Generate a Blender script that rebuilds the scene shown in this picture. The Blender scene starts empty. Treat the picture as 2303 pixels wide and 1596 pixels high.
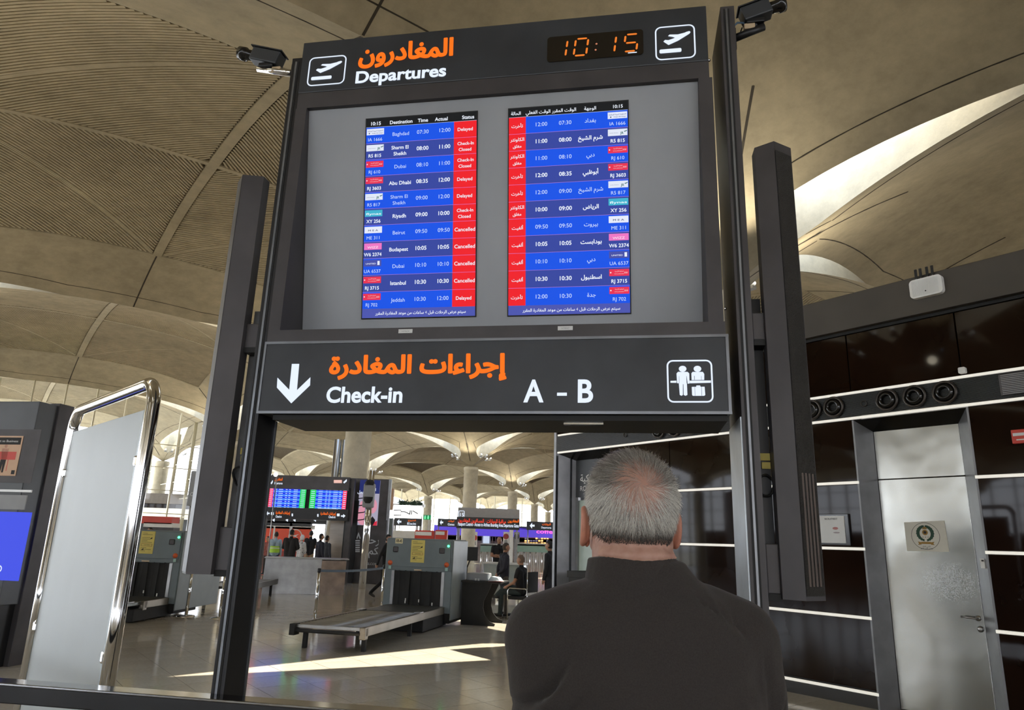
import bpy, bmesh, math, random
import numpy as np
from mathutils import Vector, Matrix, Euler
from mathutils.geometry import interpolate_bezier, delaunay_2d_cdt
random.seed(7)
rng = np.random.default_rng(7)
sc = bpy.context.scene
C = sc.collection
R = math.radians
# ---------------------------------------------------------------- camera, sky, sun, exposure
EYE = 1.65
FPX, PITCH, ROLL = 1587.7, R(14.827), R(-1.866)
cF = Vector((0, math.cos(PITCH), math.sin(PITCH)))
_u = Vector((0, -math.sin(PITCH), math.cos(PITCH)))
_r = Vector((1, 0, 0))
cR = _r*math.cos(ROLL) - _u*math.sin(ROLL)
cU = _r*math.sin(ROLL) + _u*math.cos(ROLL)
cam = bpy.data.cameras.new('camera'); camo = bpy.data.objects.new('camera', cam); C.objects.link(camo)
M3 = Matrix((cR, cU, -cF)).transposed()
camo.matrix_world = Matrix.Translation((0, 0, EYE)) @ M3.to_4x4()
cam.sensor_width = 36; cam.lens = FPX/2303*36; cam.clip_start = .05; cam.clip_end = 900
sc.camera = camo
world = bpy.data.worlds.new('World'); sc.world = world; world.use_nodes = True
wn = world.node_tree.nodes; wl = world.node_tree.links
bg = wn['Background']
tc = wn.new('ShaderNodeTexCoord'); sep = wn.new('ShaderNodeSeparateXYZ'); rmp = wn.new('ShaderNodeValToRGB')
wl.new(tc.outputs['Generated'], sep.inputs[0]); wl.new(sep.outputs['Z'], rmp.inputs[0])
rmp.color_ramp.elements[0].color = (.93, .95, 1, 1); rmp.color_ramp.elements[1].color = (.50, .68, 1, 1)
wl.new(rmp.outputs[0], bg.inputs[0]); bg.inputs[1].default_value = 3.9
sun = bpy.data.lights.new('sun', 'SUN'); suno = bpy.data.objects.new('sun', sun); C.objects.link(suno)
sun.energy = 7.0; sun.angle = R(.5); sun.color = (1, .93, .78)
SUNV = Vector((2.6, 1.5, 7.8)).normalized()          # towards the sun
suno.rotation_euler = SUNV.to_track_quat('Z', 'Y').to_euler()
TH = R(37.291)
An = Vector((math.cos(TH), math.sin(TH), 0)); Bn = Vector((-math.sin(TH), math.cos(TH), 0))
SP = 18.0
def gpos(i, j): return Vector((-2.84, 54.45, 0)) + An*SP*i + Bn*SP*j
def area(name, loc, size, energy, col, rot):
    l = bpy.data.lights.new(name, 'AREA'); l.size = size; l.energy = energy; l.color = col
    o = bpy.data.objects.new(name, l); C.objects.link(o); o.location = loc; o.rotation_euler = rot; return o
# the uplights that stand round the capitals of the columns
for i, j in ((-1, -1), (0, 0), (-1, -2), (0, -1), (1, 1), (-1, 0), (-2, -1), (-2, -2)):
    for sx, sy in ((1, 1), (1, -1), (-1, 1), (-1, -1)):
        l = bpy.data.lights.new('capital_spotlight', 'SPOT'); l.energy = 180 if i+j > -2 else 240; l.color = (1, .90, .70); l.spot_size = R(115); l.spot_blend = 1; l.shadow_soft_size = .12
        o = bpy.data.objects.new('capital_spotlight', l); C.objects.link(o); d = (An*sx+Bn*sy).normalized()
        p = gpos(i, j)+d*1.3; o.location = (p.x, p.y, 7.0); o.rotation_euler = (d*1.0+Vector((0, 0, .75))).to_track_quat('-Z', 'Y').to_euler()
sc.view_settings.view_transform = 'Standard'; sc.view_settings.look = 'None'
sc.view_settings.exposure = 1.10; sc.view_settings.gamma = 1; sc.view_settings.use_curve_mapping = False
try: sc.cycles.use_denoising = True
except Exception: pass
sc.cycles.max_bounces = 8; sc.cycles.diffuse_bounces = 5; sc.cycles.transparent_max_bounces = 16
sc.cycles.sample_clamp_indirect = 6
# ---------------------------------------------------------------- pixel -> place helpers
def ray(px, py): return cF*FPX + cR*(px-1151.5) + cU*(798-py)
def at(px, py, Y):                      # point seen at (px,py) at forward distance Y
    d = ray(px, py); return Vector((0, 0, EYE)) + d*(Y/d.y)
def onz(px, py, z=0.0):
    d = ray(px, py); return Vector((0, 0, EYE)) + d*((z-EYE)/d.z)
def onplane(px, py, n, D):
    d = ray(px, py); return Vector((0, 0, EYE)) + d*(D/d.dot(n))
# ---------------------------------------------------------------- materials
MATS = {}
def mat(name, col, rough=.5, metal=0., emit=None, es=1., noise=0., nscale=6., bump=0., bscale=40., alpha=None, spec=None, coat=0, stretch=None):
    if name in MATS: return MATS[name]
    m = bpy.data.materials.new(name); m.use_nodes = True; MATS[name] = m
    nt = m.node_tree; N = nt.nodes; L = nt.links; b = N['Principled BSDF']
    c = (*col, 1)
    b.inputs['Base Color'].default_value = c; b.inputs['Roughness'].default_value = rough; b.inputs['Metallic'].default_value = metal
    if spec is not None: b.inputs['Specular IOR Level'].default_value = spec
    if coat: b.inputs['Coat Weight'].default_value = coat
    if emit is not None:
        b.inputs['Emission Color'].default_value = (*emit, 1); b.inputs['Emission Strength'].default_value = es
    if name.startswith(('scr', 'logo', 'poster_', 'touch', 'orange_l', 'white_l')): b.inputs['Specular IOR Level'].default_value = .08
    if alpha is not None: b.inputs['Alpha'].default_value = alpha
    if noise or bump:
        t = N.new('ShaderNodeTexCoord'); mp = N.new('ShaderNodeMapping'); L.new(t.outputs['Object'], mp.inputs[0])
        if stretch: mp.inputs['Scale'].default_value = stretch
    if noise:
        n = N.new('ShaderNodeTexNoise'); n.inputs['Scale'].default_value = nscale; n.inputs['Detail'].default_value = 5
        L.new(mp.outputs[0], n.inputs[0])
        r = N.new('ShaderNodeValToRGB'); L.new(n.outputs[0], r.inputs[0])
        r.color_ramp.elements[0].position = .3; r.color_ramp.elements[1].position = .7
        r.color_ramp.elements[0].color = (*[max(0, v*(1-noise)) for v in col], 1); r.color_ramp.elements[1].color = (*[min(1, v*(1+noise)) for v in col], 1)
        L.new(r.outputs[0], b.inputs['Base Color'])
    if bump:
        n = N.new('ShaderNodeTexNoise'); n.inputs['Scale'].default_value = bscale; n.inputs['Detail'].default_value = 4
        L.new(mp.outputs[0], n.inputs[0]); bp = N.new('ShaderNodeBump'); bp.inputs['Strength'].default_value = bump
        bp.inputs['Distance'].default_value = .02
        L.new(n.outputs[0], bp.inputs['Height']); L.new(bp.outputs[0], b.inputs['Normal'])
    return m
EM = .47
def emis(name, col, s=1.): return mat(name, (0.01, .01, .01), .4, 0, col, s*(1 if name in ('orange_letters', 'white_letters', 'clock_digits') else EM))
K = dict(
 black=mat('black_metal', (.018, .018, .020), .38, .3, noise=.25, nscale=3),
 black2=mat('graphite_panel', (.040, .044, .050), .42, .2, noise=.25, nscale=2.5),
 frame=mat('anthracite_frame', (.070, .065, .068), .45, .4, noise=.2, nscale=3),
 frame_l=mat('brushed_anthracite', (.22, .23, .25), .35, .8, noise=.15, nscale=5),
 groove=mat('groove_black', (.004, .004, .004), .6, noise=.2),
 backp=mat('dusty_grey_glass', (.30, .315, .335), .35, .0, noise=.12, nscale=1.6, stretch=(1, 1, .5)),
 chrome=mat('chrome', (.75, .75, .75), .08, 1., noise=.03),
 steel=mat('brushed_steel', (.36, .355, .34), .34, 1., noise=.12, nscale=1.5, bump=.05, bscale=3),
 steel_d=mat('dull_steel', (.33, .33, .33), .35, .9, noise=.15, nscale=4),
 steel_j=mat('jamb_steel', (.22, .22, .23), .42, .8, noise=.15, nscale=4),
 conc=None,
 white=mat('white_paint', (.8, .8, .78), .5, noise=.04),
 strip=mat('pale_emissive_strip', (.85, .83, .75), .35, 0, (1, .96, .86), .22),  # pale strips with a weak emission of their own
 brown=mat('dark_brown_glass', (.010, .004, .002), .04, 0, noise=.3, nscale=1.2, spec=.17),
 blackg=mat('black_gloss', (.01, .009, .008), .15, 0, noise=.2),
 band=mat('grey_fascia', (.060, .052, .042), .5, .1, noise=.12, nscale=2),
 orange=emis('orange_letters', (1, .16, .008), .54), whiteL=emis('white_letters', (.78, .86, 1.), .50),
 clockL=emis('clock_digits', (1, .24, .02), .40),
 ledoff=mat('clock_window', (.012, .009, .006), .25, noise=.2),
 rubber=mat('rubber_black', (.012, .012, .012), .7, noise=.2),
 plasticg=mat('grey_plastic', (.30, .31, .32), .5, noise=.05),
 skin=mat('skin', (.48, .25, .17), .5, noise=.12, nscale=20), 
 hairb=mat('black_hair', (.012, .01, .009), .6, noise=.2, nscale=60),
 hairg=mat('brown_hair', (.05, .035, .025), .6, noise=.2, nscale=60),
 xray=mat('machine_grey_blue', (.155, .19, .205), .5, noise=.08, nscale=3),
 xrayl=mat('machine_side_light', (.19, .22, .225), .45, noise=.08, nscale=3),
 yellow=mat('yellow_notice', (.72, .60, .16), .6, noise=.05),
 red=mat('red_panel', (.62, .06, .04), .45, noise=.1, nscale=2),
 paper=mat('white_paper', (.72, .73, .72), .6, noise=.04),
 ink=mat('ink_black', (.02, .02, .02), .7, noise=.1),
)
def concrete(name, col):
    m = bpy.data.materials.new(name); m.use_nodes = True
    N = m.node_tree.nodes; L = m.node_tree.links; b = N['Principled BSDF']; b.inputs['Roughness'].default_value = .8
    t = N.new('ShaderNodeTexCoord')
    n1 = N.new('ShaderNodeTexNoise'); n1.inputs['Scale'].default_value = .35; n1.inputs['Detail'].default_value = 6; n1.inputs['Roughness'].default_value = .65
    n2 = N.new('ShaderNodeTexNoise'); n2.inputs['Scale'].default_value = 2.2; n2.inputs['Detail'].default_value = 9; n2.inputs['Roughness'].default_value = .7
    L.new(t.outputs['Object'], n1.inputs[0]); L.new(t.outputs['Object'], n2.inputs[0])
    mx = N.new('ShaderNodeMath'); mx.operation = 'ADD'; L.new(n1.outputs[0], mx.inputs[0]); L.new(n2.outputs[0], mx.inputs[1])
    r = N.new('ShaderNodeValToRGB'); mm = N.new('ShaderNodeMath'); mm.operation = 'MULTIPLY'; mm.inputs[1].default_value = .5
    L.new(mx.outputs[0], mm.inputs[0]); L.new(mm.outputs[0], r.inputs[0])
    r.color_ramp.elements[0].position = .36; r.color_ramp.elements[1].position = .64
    r.color_ramp.elements[0].color = (*[v*.74 for v in col], 1); r.color_ramp.elements[1].color = (*[v*1.16 for v in col], 1)
    L.new(r.outputs[0], b.inputs['Base Color'])
    bp = N.new('ShaderNodeBump'); bp.inputs['Strength'].default_value = .25; bp.inputs['Distance'].default_value = .03
    L.new(n2.outputs[0], bp.inputs['Height']); L.new(bp.outputs[0], b.inputs['Normal'])
    return m
K['conc'] = concrete('warm_concrete', (.45, .385, .265)); K['conc2'] = concrete('column_concrete', (.56, .50, .37))
K['slat'] = concrete('slat_concrete', (.48, .41, .285))
K['joint'] = mat('joint_seal', (.05, .04, .028), .8, noise=.2)
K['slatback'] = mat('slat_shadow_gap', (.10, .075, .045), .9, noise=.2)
def thin_glass(name, col, refl=.12):
    m = bpy.data.materials.new(name); m.use_nodes = True; N = m.node_tree.nodes; L = m.node_tree.links
    N.remove(N['Principled BSDF']); o = N['Material Output']
    t = N.new('ShaderNodeBsdfTransparent'); t.inputs[0].default_value = (*col, 1)
    g = N.new('ShaderNodeBsdfGlossy'); g.inputs['Roughness'].default_value = .03
    f = N.new('ShaderNodeFresnel'); f.inputs[0].default_value = 1.4
    mx = N.new('ShaderNodeMixShader'); L.new(f.outputs[0], mx.inputs[0]); L.new(t.outputs[0], mx.inputs[1]); L.new(g.outputs[0], mx.inputs[2]); L.new(mx.outputs[0], o.inputs[0])
    MATS[name] = m; return m
K['glass'] = thin_glass('window_glass', (.93, .96, .98)); K['teal'] = thin_glass('teal_glass', (.55, .80, .74))
# ---------------------------------------------------------------- object helpers
def setp(o, label=None, cat=None, group=None, kind=None):
    if label: o['label'] = label
    if cat: o['category'] = cat
    if group: o['group'] = group
    if kind: o['kind'] = kind
    return o
def empty(name, loc=(0, 0, 0), rz=0., label=None, cat=None, group=None, kind=None, parent=None):
    o = bpy.data.objects.new(name, None); C.objects.link(o); o.location = loc; o.rotation_euler = (0, 0, rz); o.empty_display_size = .1
    if parent: o.parent = parent
    return setp(o, label, cat, group, kind)
def link(name, me, parent=None, loc=None):
    o = bpy.data.objects.new(name, me); C.objects.link(o)
    if parent: o.parent = parent
    if loc is not None: o.location = loc
    return o
class MB:
    def __init__(s): s.v = []; s.f = []; s.m = []; s.mats = []; s.sm = []
    def mi(s, m):
        if m not in s.mats: s.mats.append(m)
        return s.mats.index(m)
    def add(s, vs, fs, m, smooth=False):
        o = len(s.v); s.v += [tuple(v) for v in vs]; k = s.mi(m)
        for f in fs: s.f.append(tuple(i+o for i in f)); s.m.append(k); s.sm.append(smooth)
        return s
    def box(s, x0, y0, z0, x1, y1, z1, m):
        v = [(x, y, z) for z in (z0, z1) for y in (y0, y1) for x in (x0, x1)]
        return s.add(v, [(0, 2, 3, 1), (4, 5, 7, 6), (0, 1, 5, 4), (2, 6, 7, 3), (0, 4, 6, 2), (1, 3, 7, 5)], m)
    def bbox(s, x0, y0, z0, x1, y1, z1, m, b=.01):          # box with bevelled vertical and horizontal edges
        bm = bmesh.new(); bmesh.ops.create_cube(bm, size=1)
        for v in bm.verts: v.co = Vector(((x0+x1)/2+v.co.x*(x1-x0), (y0+y1)/2+v.co.y*(y1-y0), (z0+z1)/2+v.co.z*(z1-z0)))
        bmesh.ops.bevel(bm, geom=bm.edges[:], offset=b, segments=2, affect='EDGES', profile=.6)
        return s.bm(bm, m)
    def bm(s, bm, m, smooth=False):
        bm.verts.ensure_lookup_table()
        for i, v in enumerate(bm.verts): v.index = i
        s.add([v.co[:] for v in bm.verts], [[v.index for v in f.verts] for f in bm.faces], m, smooth); bm.free(); return s
    def tube(s, pts, r, m, n=12, cap=True, rs=None, smooth=True):
        pts = [Vector(p) for p in pts]; vs = []; fs = []
        up = None
        for i, p in enumerate(pts):
            d = (pts[min(i+1, len(pts)-1)]-pts[max(i-1, 0)])
            if d.length < 1e-9: d = Vector((0, 0, 1))
            d.normalize()
            if up is None:
                a = Vector((0, 0, 1)) if abs(d.z) < .9 else Vector((0, 1, 0)); up = d.cross(a).normalized()
            else: up = (up - d*up.dot(d)).normalized()
            w = d.cross(up); rr = rs[i] if rs else r
            for k in range(n):
                a = 2*math.pi*k/n; vs.append(p+up*math.cos(a)*rr+w*math.sin(a)*rr)
        for i in range(len(pts)-1):
            for k in range(n): fs.append((i*n+k, i*n+(k+1) % n, (i+1)*n+(k+1) % n, (i+1)*n+k))
        s.add(vs, fs, m, smooth)
        if cap:
            o = len(s.v)-len(vs); s.f.append(tuple(o+k for k in range(n))[::-1]); s.f.append(tuple(o+(len(pts)-1)*n+k for k in range(n)))
            s.m += [s.mi(m)]*2; s.sm += [False]*2
        return s
    def cyl(s, p0, p1, r, m, n=16, r1=None): return s.tube([p0, p1], r, m, n, True, [r, r if r1 is None else r1])
    def lathe(s, prof, m, n=24, c=(0, 0, 0), axis='z', smooth=True):
        vs = []; fs = []
        for (r, z) in prof:
            for k in range(n):
                a = 2*math.pi*k/n; x, y = r*math.cos(a), r*math.sin(a)
                if axis == 'z': q = (x, y, z)
                elif axis == 'y': q = (x, z, y)
                else: q = (z, x, y)
                vs.append((q[0]+c[0], q[1]+c[1], q[2]+c[2]))
        for i in range(len(prof)-1):
            for k in range(n): fs.append((i*n+k, i*n+(k+1) % n, (i+1)*n+(k+1) % n, (i+1)*n+k))
        return s.add(vs, fs, m, smooth)
    def prism(s, poly, y0, y1, m, axis='y'):               # poly in (x,z) extruded along y, or (x,y) along z
        n = len(poly)
        if axis == 'y': vs = [(a, y0, b) for a, b in poly]+[(a, y1, b) for a, b in poly]
        elif axis == 'z': vs = [(a, b, y0) for a, b in poly]+[(a, b, y1) for a, b in poly]
        else: vs = [(y0, a, b) for a, b in poly]+[(y1, a, b) for a, b in poly]
        fs = [tuple(range(n)), tuple(range(2*n-1, n-1, -1))]+[(i, i+n, (i+1) % n+n, (i+1) % n) for i in range(n)]
        return s.add(vs, fs, m)
    def xf(s, M, start=0):
        for i in range(start, len(s.v)): s.v[i] = tuple(M @ Vector(s.v[i]))
        return s
    def mesh(s, name):
        me = bpy.data.meshes.new(name); me.from_pydata(s.v, [], s.f)
        for m in s.mats: me.materials.append(m)
        me.polygons.foreach_set('material_index', s.m); me.polygons.foreach_set('use_smooth', s.sm)
        bm = bmesh.new(); bm.from_mesh(me); bmesh.ops.recalc_face_normals(bm, faces=bm.faces[:]); bm.to_mesh(me); bm.free()
        me.update(); return me
    def raw(s, name):
        me = bpy.data.meshes.new(name); me.from_pydata(s.v, [], s.f)
        for m in s.mats: me.materials.append(m)
        me.polygons.foreach_set('material_index', s.m); me.polygons.foreach_set('use_smooth', s.sm); me.update(); return me
    def build(s, name, parent=None, loc=None, label=None, cat=None, group=None, kind=None, raw=False):
        return setp(link(name, s.raw(name) if raw else s.mesh(name), parent, loc), label, cat, group, kind)
def copy_tree(o, parent=None):
    c = o.copy(); C.objects.link(c)
    if parent: c.parent = parent
    for ch in [x for x in C.objects if x.parent == o]: copy_tree(ch, c)
    return c
# ---------------------------------------------------------------- lettering
FORMS = {'ا': (0xFE8D, 2), 'ب': (0xFE8F, 4), 'ة': (0xFE93, 2), 'ت': (0xFE95, 4), 'ث': (0xFE99, 4), 'ج': (0xFE9D, 4), 'ح': (0xFEA1, 4), 'خ': (0xFEA5, 4),
 'د': (0xFEA9, 2), 'ذ': (0xFEAB, 2), 'ر': (0xFEAD, 2), 'ز': (0xFEAF, 2), 'س': (0xFEB1, 4), 'ش': (0xFEB5, 4), 'ص': (0xFEB9, 4), 'ض': (0xFEBD, 4), 'ط': (0xFEC1, 4),
 'ظ': (0xFEC5, 4), 'ع': (0xFEC9, 4), 'غ': (0xFECD, 4), 'ف': (0xFED1, 4), 'ق': (0xFED5, 4), 'ك': (0xFED9, 4), 'ل': (0xFEDD, 4), 'م': (0xFEE1, 4), 'ن': (0xFEE5, 4),
 'ه': (0xFEE9, 4), 'و': (0xFEED, 2), 'ى': (0xFEEF, 2), 'ي': (0xFEF1, 4), 'ء': (0xFE80, 1), 'أ': (0xFE83, 2), 'إ': (0xFE87, 2)}
def arabic(t):
    t = t.replace('لا', '\u0001')
    F = dict(FORMS); F['\u0001'] = (0xFEFB, 2); out = []
    for i, ch in enumerate(t):
        if ch not in F: out.append(ch); continue
        base, n = F[ch]; p = t[i-1] if i else ' '; q = t[i+1] if i+1 < len(t) else ' '
        jp = p in F and F[p][1] == 4 and n > 1; jq = n == 4 and q in F and F[q][1] > 1
        out.append(chr(base + (3 if jp and jq else 2 if jq else 1 if jp else 0)))
    return ''.join(reversed(out))
_tc = {}
def glyphs(t, bold, res):
    k = (t, bold, res)
    if k in _tc: return _tc[k]
    cu = bpy.data.curves.new('t', 'FONT'); cu.body = t; cu.offset = 0; cu.resolution_u = res; cu.fill_mode = 'NONE'
    o = bpy.data.objects.new('t', cu); C.objects.link(o); bpy.context.view_layer.update()
    cc = o.to_curve(bpy.context.evaluated_depsgraph_get()); conts = []
    for sp in cc.splines:
        if sp.type == 'BEZIER' and len(sp.bezier_points) > 1:
            bp = sp.bezier_points; pts = []
            for a in range(len(bp)):
                p, q = bp[a], bp[(a+1) % len(bp)]
                straight = p.handle_right_type == 'VECTOR' or ((p.handle_right-p.co).length < 1e-5 and (q.handle_left-q.co).length < 1e-5)
                if straight: pts.append(p.co.copy())
                else: pts += interpolate_bezier(p.co, p.handle_right, q.handle_left, q.co, res+2)[:-1]
        else: pts = [Vector(x.co[:3]) for x in sp.points]
        cl_ = []
        for p in pts:
            if not cl_ or (p-cl_[-1]).length > 1e-4: cl_.append(p)
        if len(cl_) > 2 and (cl_[0]-cl_[-1]).length < 1e-4: cl_.pop()
        if len(cl_) > 2: conts.append(cl_)
    o.to_curve_clear(); bpy.data.objects.remove(o); bpy.data.curves.remove(cu)
    sa = lambda P: .5*sum(P[a].x*P[(a+1) % len(P)].y-P[(a+1) % len(P)].x*P[a].y for a in range(len(P)))
    if not conts: _tc[k] = (np.zeros((1, 2)), []); return _tc[k]
    areas = [sa(c_) for c_ in conts]; sg = math.copysign(1, areas[max(range(len(areas)), key=lambda a: abs(areas[a]))])
    if bold:                                   # thicken every contour along its normals
        for ci, c_ in enumerate(conts):
            n_ = len(c_); new = []
            for a in range(n_):
                e1 = (c_[a]-c_[a-1]).normalized(); e2 = (c_[(a+1) % n_]-c_[a]).normalized(); nn = Vector((e1.y+e2.y, -(e1.x+e2.x), 0))
                if nn.length > .3: nn = nn/max(nn.length**2/2, .5)
                new.append(c_[a]+nn*bold*sg)
            conts[ci] = new
    # triangulate all contours together and keep what lies inside by winding number (overlapping strokes unite)
    pts, edges = [], []
    for c_ in conts:
        o_ = len(pts); pts += [Vector((p.x, p.y)) for p in c_]; edges += [(o_+a, o_+(a+1) % len(c_)) for a in range(len(c_))]
    vo_, eo_, fo_, *_ = delaunay_2d_cdt(pts, edges, [], 0, 1e-6)
    V2 = np.array([tuple(p) for p in vo_]); T_ = np.array([tuple(t3) for t3 in fo_ if len(t3) == 3]); cen = V2[T_].mean(1)
    P1 = np.array([tuple(pts[e[0]]) for e in edges]); P2 = np.array([tuple(pts[e[1]]) for e in edges])
    up = (P1[None, :, 1] <= cen[:, None, 1]) & (P2[None, :, 1] > cen[:, None, 1]); dn = (P2[None, :, 1] <= cen[:, None, 1]) & (P1[None, :, 1] > cen[:, None, 1])
    cr = (P2[None, :, 0]-P1[None, :, 0])*(cen[:, None, 1]-P1[None, :, 1])-(cen[:, None, 0]-P1[None, :, 0])*(P2[None, :, 1]-P1[None, :, 1])
    wn_ = (up & (cr > 0)).sum(1)-(dn & (cr < 0)).sum(1)
    v = V2; f = [tuple(int(q) for q in t3) for t3 in T_[wn_ != 0]]
    _tc[k] = (np.array(v), f); return _tc[k]
def text(mb, t, x, z, h, m, align='c', w=None, y=-.002, bold=.012, ar=False, res=2, fit=None, fat=0):
    """letters facing -y; x,z is the anchor on the baseline; h the cap height; w an exact width; fit=(z0,z1) exact vertical extent"""
    v, f = glyphs(arabic(t) if ar else t, bold, res)
    x0, x1 = v[:, 0].min(), v[:, 0].max(); sx = sz = h/.70
    if w: sx = w/max(x1-x0, 1e-6)
    X = (v[:, 0]-x0)*sx; W = (x1-x0)*sx
    X = X + (x-W/2 if align == 'c' else x if align == 'l' else x-W)
    if fit: Z = fit[0]+(v[:, 1]-v[:, 1].min())/(v[:, 1].max()-v[:, 1].min())*(fit[1]-fit[0])
    else: Z = z+v[:, 1]*sz
    mb.add([(a, y, b) for a, b in zip(X, Z)], f, m)
    if fat:
        for k in range(8):
            dx, dz = fat*math.cos(k*math.pi/4), fat*math.sin(k*math.pi/4)
            mb.add([(a+dx, y+.00006*(k+1), b+dz) for a, b in zip(X, Z)], f, m)
def rect(mb, x0, z0, x1, z1, y, m): mb.add([(x0, y, z0), (x1, y, z0), (x1, y, z1), (x0, y, z1)], [(0, 1, 2, 3)], m)
def poly(mb, pts, y, m): mb.add([(a, y, b) for a, b in pts], [tuple(range(len(pts)))], m)
def disc(mb, cx, cz, r, y, m, n=24, rz=None): poly(mb, [(cx+r*math.cos(2*math.pi*k/n), cz+(rz or r)*math.sin(2*math.pi*k/n)) for k in range(n)], y, m)
def rrect(x0, z0, x1, z1, r, n=5):
    p = []
    for cx, cz, a0 in ((x1-r, z1-r, 0), (x0+r, z1-r, 90), (x0+r, z0+r, 180), (x1-r, z0+r, 270)):
        for k in range(n+1):
            a = R(a0+90*k/n); p.append((cx+r*math.cos(a), cz+r*math.sin(a)))
    return p
def ringpoly(mb, outer, inner, y, m):
    n = len(outer); mb.add([(a, y, b) for a, b in outer]+[(a, y, b) for a, b in inner], [(i, (i+1) % n, n+(i+1) % n, n+i) for i in range(n)], m)
def rframe(mb, x0, z0, x1, z1, r, t, y, m): ringpoly(mb, rrect(x0, z0, x1, z1, r), rrect(x0+t, z0+t, x1-t, z1-t, max(r-t, .001)), y, m)
# ================================================================= FLOOR
def floor_material(name, lines):
    m = bpy.data.materials.new(name); m.use_nodes = True; N = m.node_tree.nodes; L = m.node_tree.links; b = N['Principled BSDF']
    t = N.new('ShaderNodeTexCoord'); n = N.new('ShaderNodeTexNoise'); n.inputs['Scale'].default_value = .8; n.inputs['Detail'].default_value = 8
    n2 = N.new('ShaderNodeTexNoise'); n2.inputs['Scale'].default_value = 25; n2.inputs['Detail'].default_value = 4
    L.new(t.outputs['Object'], n.inputs[0]); L.new(t.outputs['Object'], n2.inputs[0])
    a = N.new('ShaderNodeMath'); a.operation = 'ADD'; L.new(n.outputs[0], a.inputs[0]); L.new(n2.outputs[0], a.inputs[1])
    h = N.new('ShaderNodeMath'); h.operation = 'MULTIPLY'; h.inputs[1].default_value = .5; L.new(a.outputs[0], h.inputs[0])
    r = N.new('ShaderNodeValToRGB'); L.new(h.outputs[0], r.inputs[0])
    r.color_ramp.elements[0].position = .3; r.color_ramp.elements[1].position = .7
    r.color_ramp.elements[0].color = (.44, .39, .31, 1); r.color_ramp.elements[1].color = (.57, .515, .42, 1)
    last = r.outputs[0]
    if lines:                                        # joints of the far tiles, too small to build
        mp = N.new('ShaderNodeMapping'); mp.inputs['Rotation'].default_value = (0, 0, -TH); L.new(t.outputs['Object'], mp.inputs[0])
        sp = N.new('ShaderNodeSeparateXYZ'); L.new(mp.outputs[0], sp.inputs[0]); hs = []
        for ax in (0, 1):
            w = N.new('ShaderNodeMath'); w.operation = 'MULTIPLY'; w.inputs[1].default_value = 1/.6; L.new(sp.outputs[ax], w.inputs[0])
            fr = N.new('ShaderNodeMath'); fr.operation = 'FRACT'; L.new(w.outputs[0], fr.inputs[0])
            c = N.new('ShaderNodeMath'); c.operation = 'LESS_THAN'; c.inputs[1].default_value = .012; L.new(fr.outputs[0], c.inputs[0]); hs.append(c)
        mx = N.new('ShaderNodeMath'); mx.operation = 'MAXIMUM'; L.new(hs[0].outputs[0], mx.inputs[0]); L.new(hs[1].outputs[0], mx.inputs[1])
        mc = N.new('ShaderNodeMix'); mc.data_type = 'RGBA'; L.new(mx.outputs[0], mc.inputs[0]); L.new(r.outputs[0], mc.inputs[6]); mc.inputs[7].default_value = (.13, .105, .08, 1)
        last = mc.outputs[2]
    L.new(last, b.inputs['Base Color']); b.inputs['Roughness'].default_value = .11; b.inputs['Specular IOR Level'].default_value = .6
    return m
K['floor_far'] = floor_material('polished_beige_stone_far', True); K['floor_tile'] = floor_material('polished_beige_stone', False)
K['grout'] = mat('grout_brown', (.085, .065, .045), .7, noise=.2)
fm = MB(); S = 320
fm.add([(-S, -S, 0), (S, -S, 0), (S, S, 0), (-S, S, 0)], [(0, 1, 2, 3)], K['floor_far'])
floor = fm.build('floor', kind='structure')
K['pave'] = mat('pale_paving', (.62, .56, .44), .8, noise=.1, nscale=.5)  # paler ground added outdoors so sunlight bounces up under the roof
for (i0, i1, j0, j1) in ((-12, -1.01, .01, 12), (-1.0, 12, 3.02, 12)):
    c4 = [gpos(a, b) for a, b in ((i0, j0), (i1, j0), (i1, j1), (i0, j1))]; pv = MB(); pv.add([(p.x, p.y, .012) for p in c4], [(0, 1, 2, 3)], K['pave']); pv.build('outdoor_bounce_paving', floor)
def seen(p):
    d = p-Vector((0, 0, EYE)); f = d.dot(cF)
    if f < .1: return False
    x = 1151.5+FPX*d.dot(cR)/f; y = 798-FPX*d.dot(cU)/f
    return -60 < x < 2360 and y < 1680
cand = []
for i in range(-20, 60):
    for j in range(-10, 70):
        c = An*((i+.5)*.6)+Bn*((j+.5)*.6)
        if c.dot(An) > 8.3: continue
        if seen(Vector((c.x, c.y, 0))): cand.append((c.length, c))
cand.sort(key=lambda q: q[0])
tb = MB(); g = .0035
tb.box(-.3+g, -.3+g, 0, .3-g, .3-g, .004, K['floor_tile']); tme = tb.mesh('tile')
for k, (d, c) in enumerate(cand[:290]):
    o = link('tile', tme, floor, c); o.rotation_euler = (0, 0, TH)
gb = MB()                                            # the joint bed under the built tiles
nb = MB()
for k, (d, c) in enumerate(cand[290:1900]):
    h = .3-g; pts = [c+An*a+Bn*b_ for a, b_ in ((-h, -h), (h, -h), (h, h), (-h, h))]
    nb.add([(p.x, p.y, .0035) for p in pts], [(0, 1, 2, 3)], K['floor_tile'])
for k, (d, c) in enumerate(cand[:1900]):
    pts = [c+An*a+Bn*b_ for a, b_ in ((-.3, -.3), (.3, -.3), (.3, .3), (-.3, .3))]
    gb.add([(p.x, p.y, .0015) for p in pts], [(0, 1, 2, 3)], K['grout'])
nb.build('tile_field', floor, kind='stuff', raw=True); gb.build('grout_bed', floor, raw=True)
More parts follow.
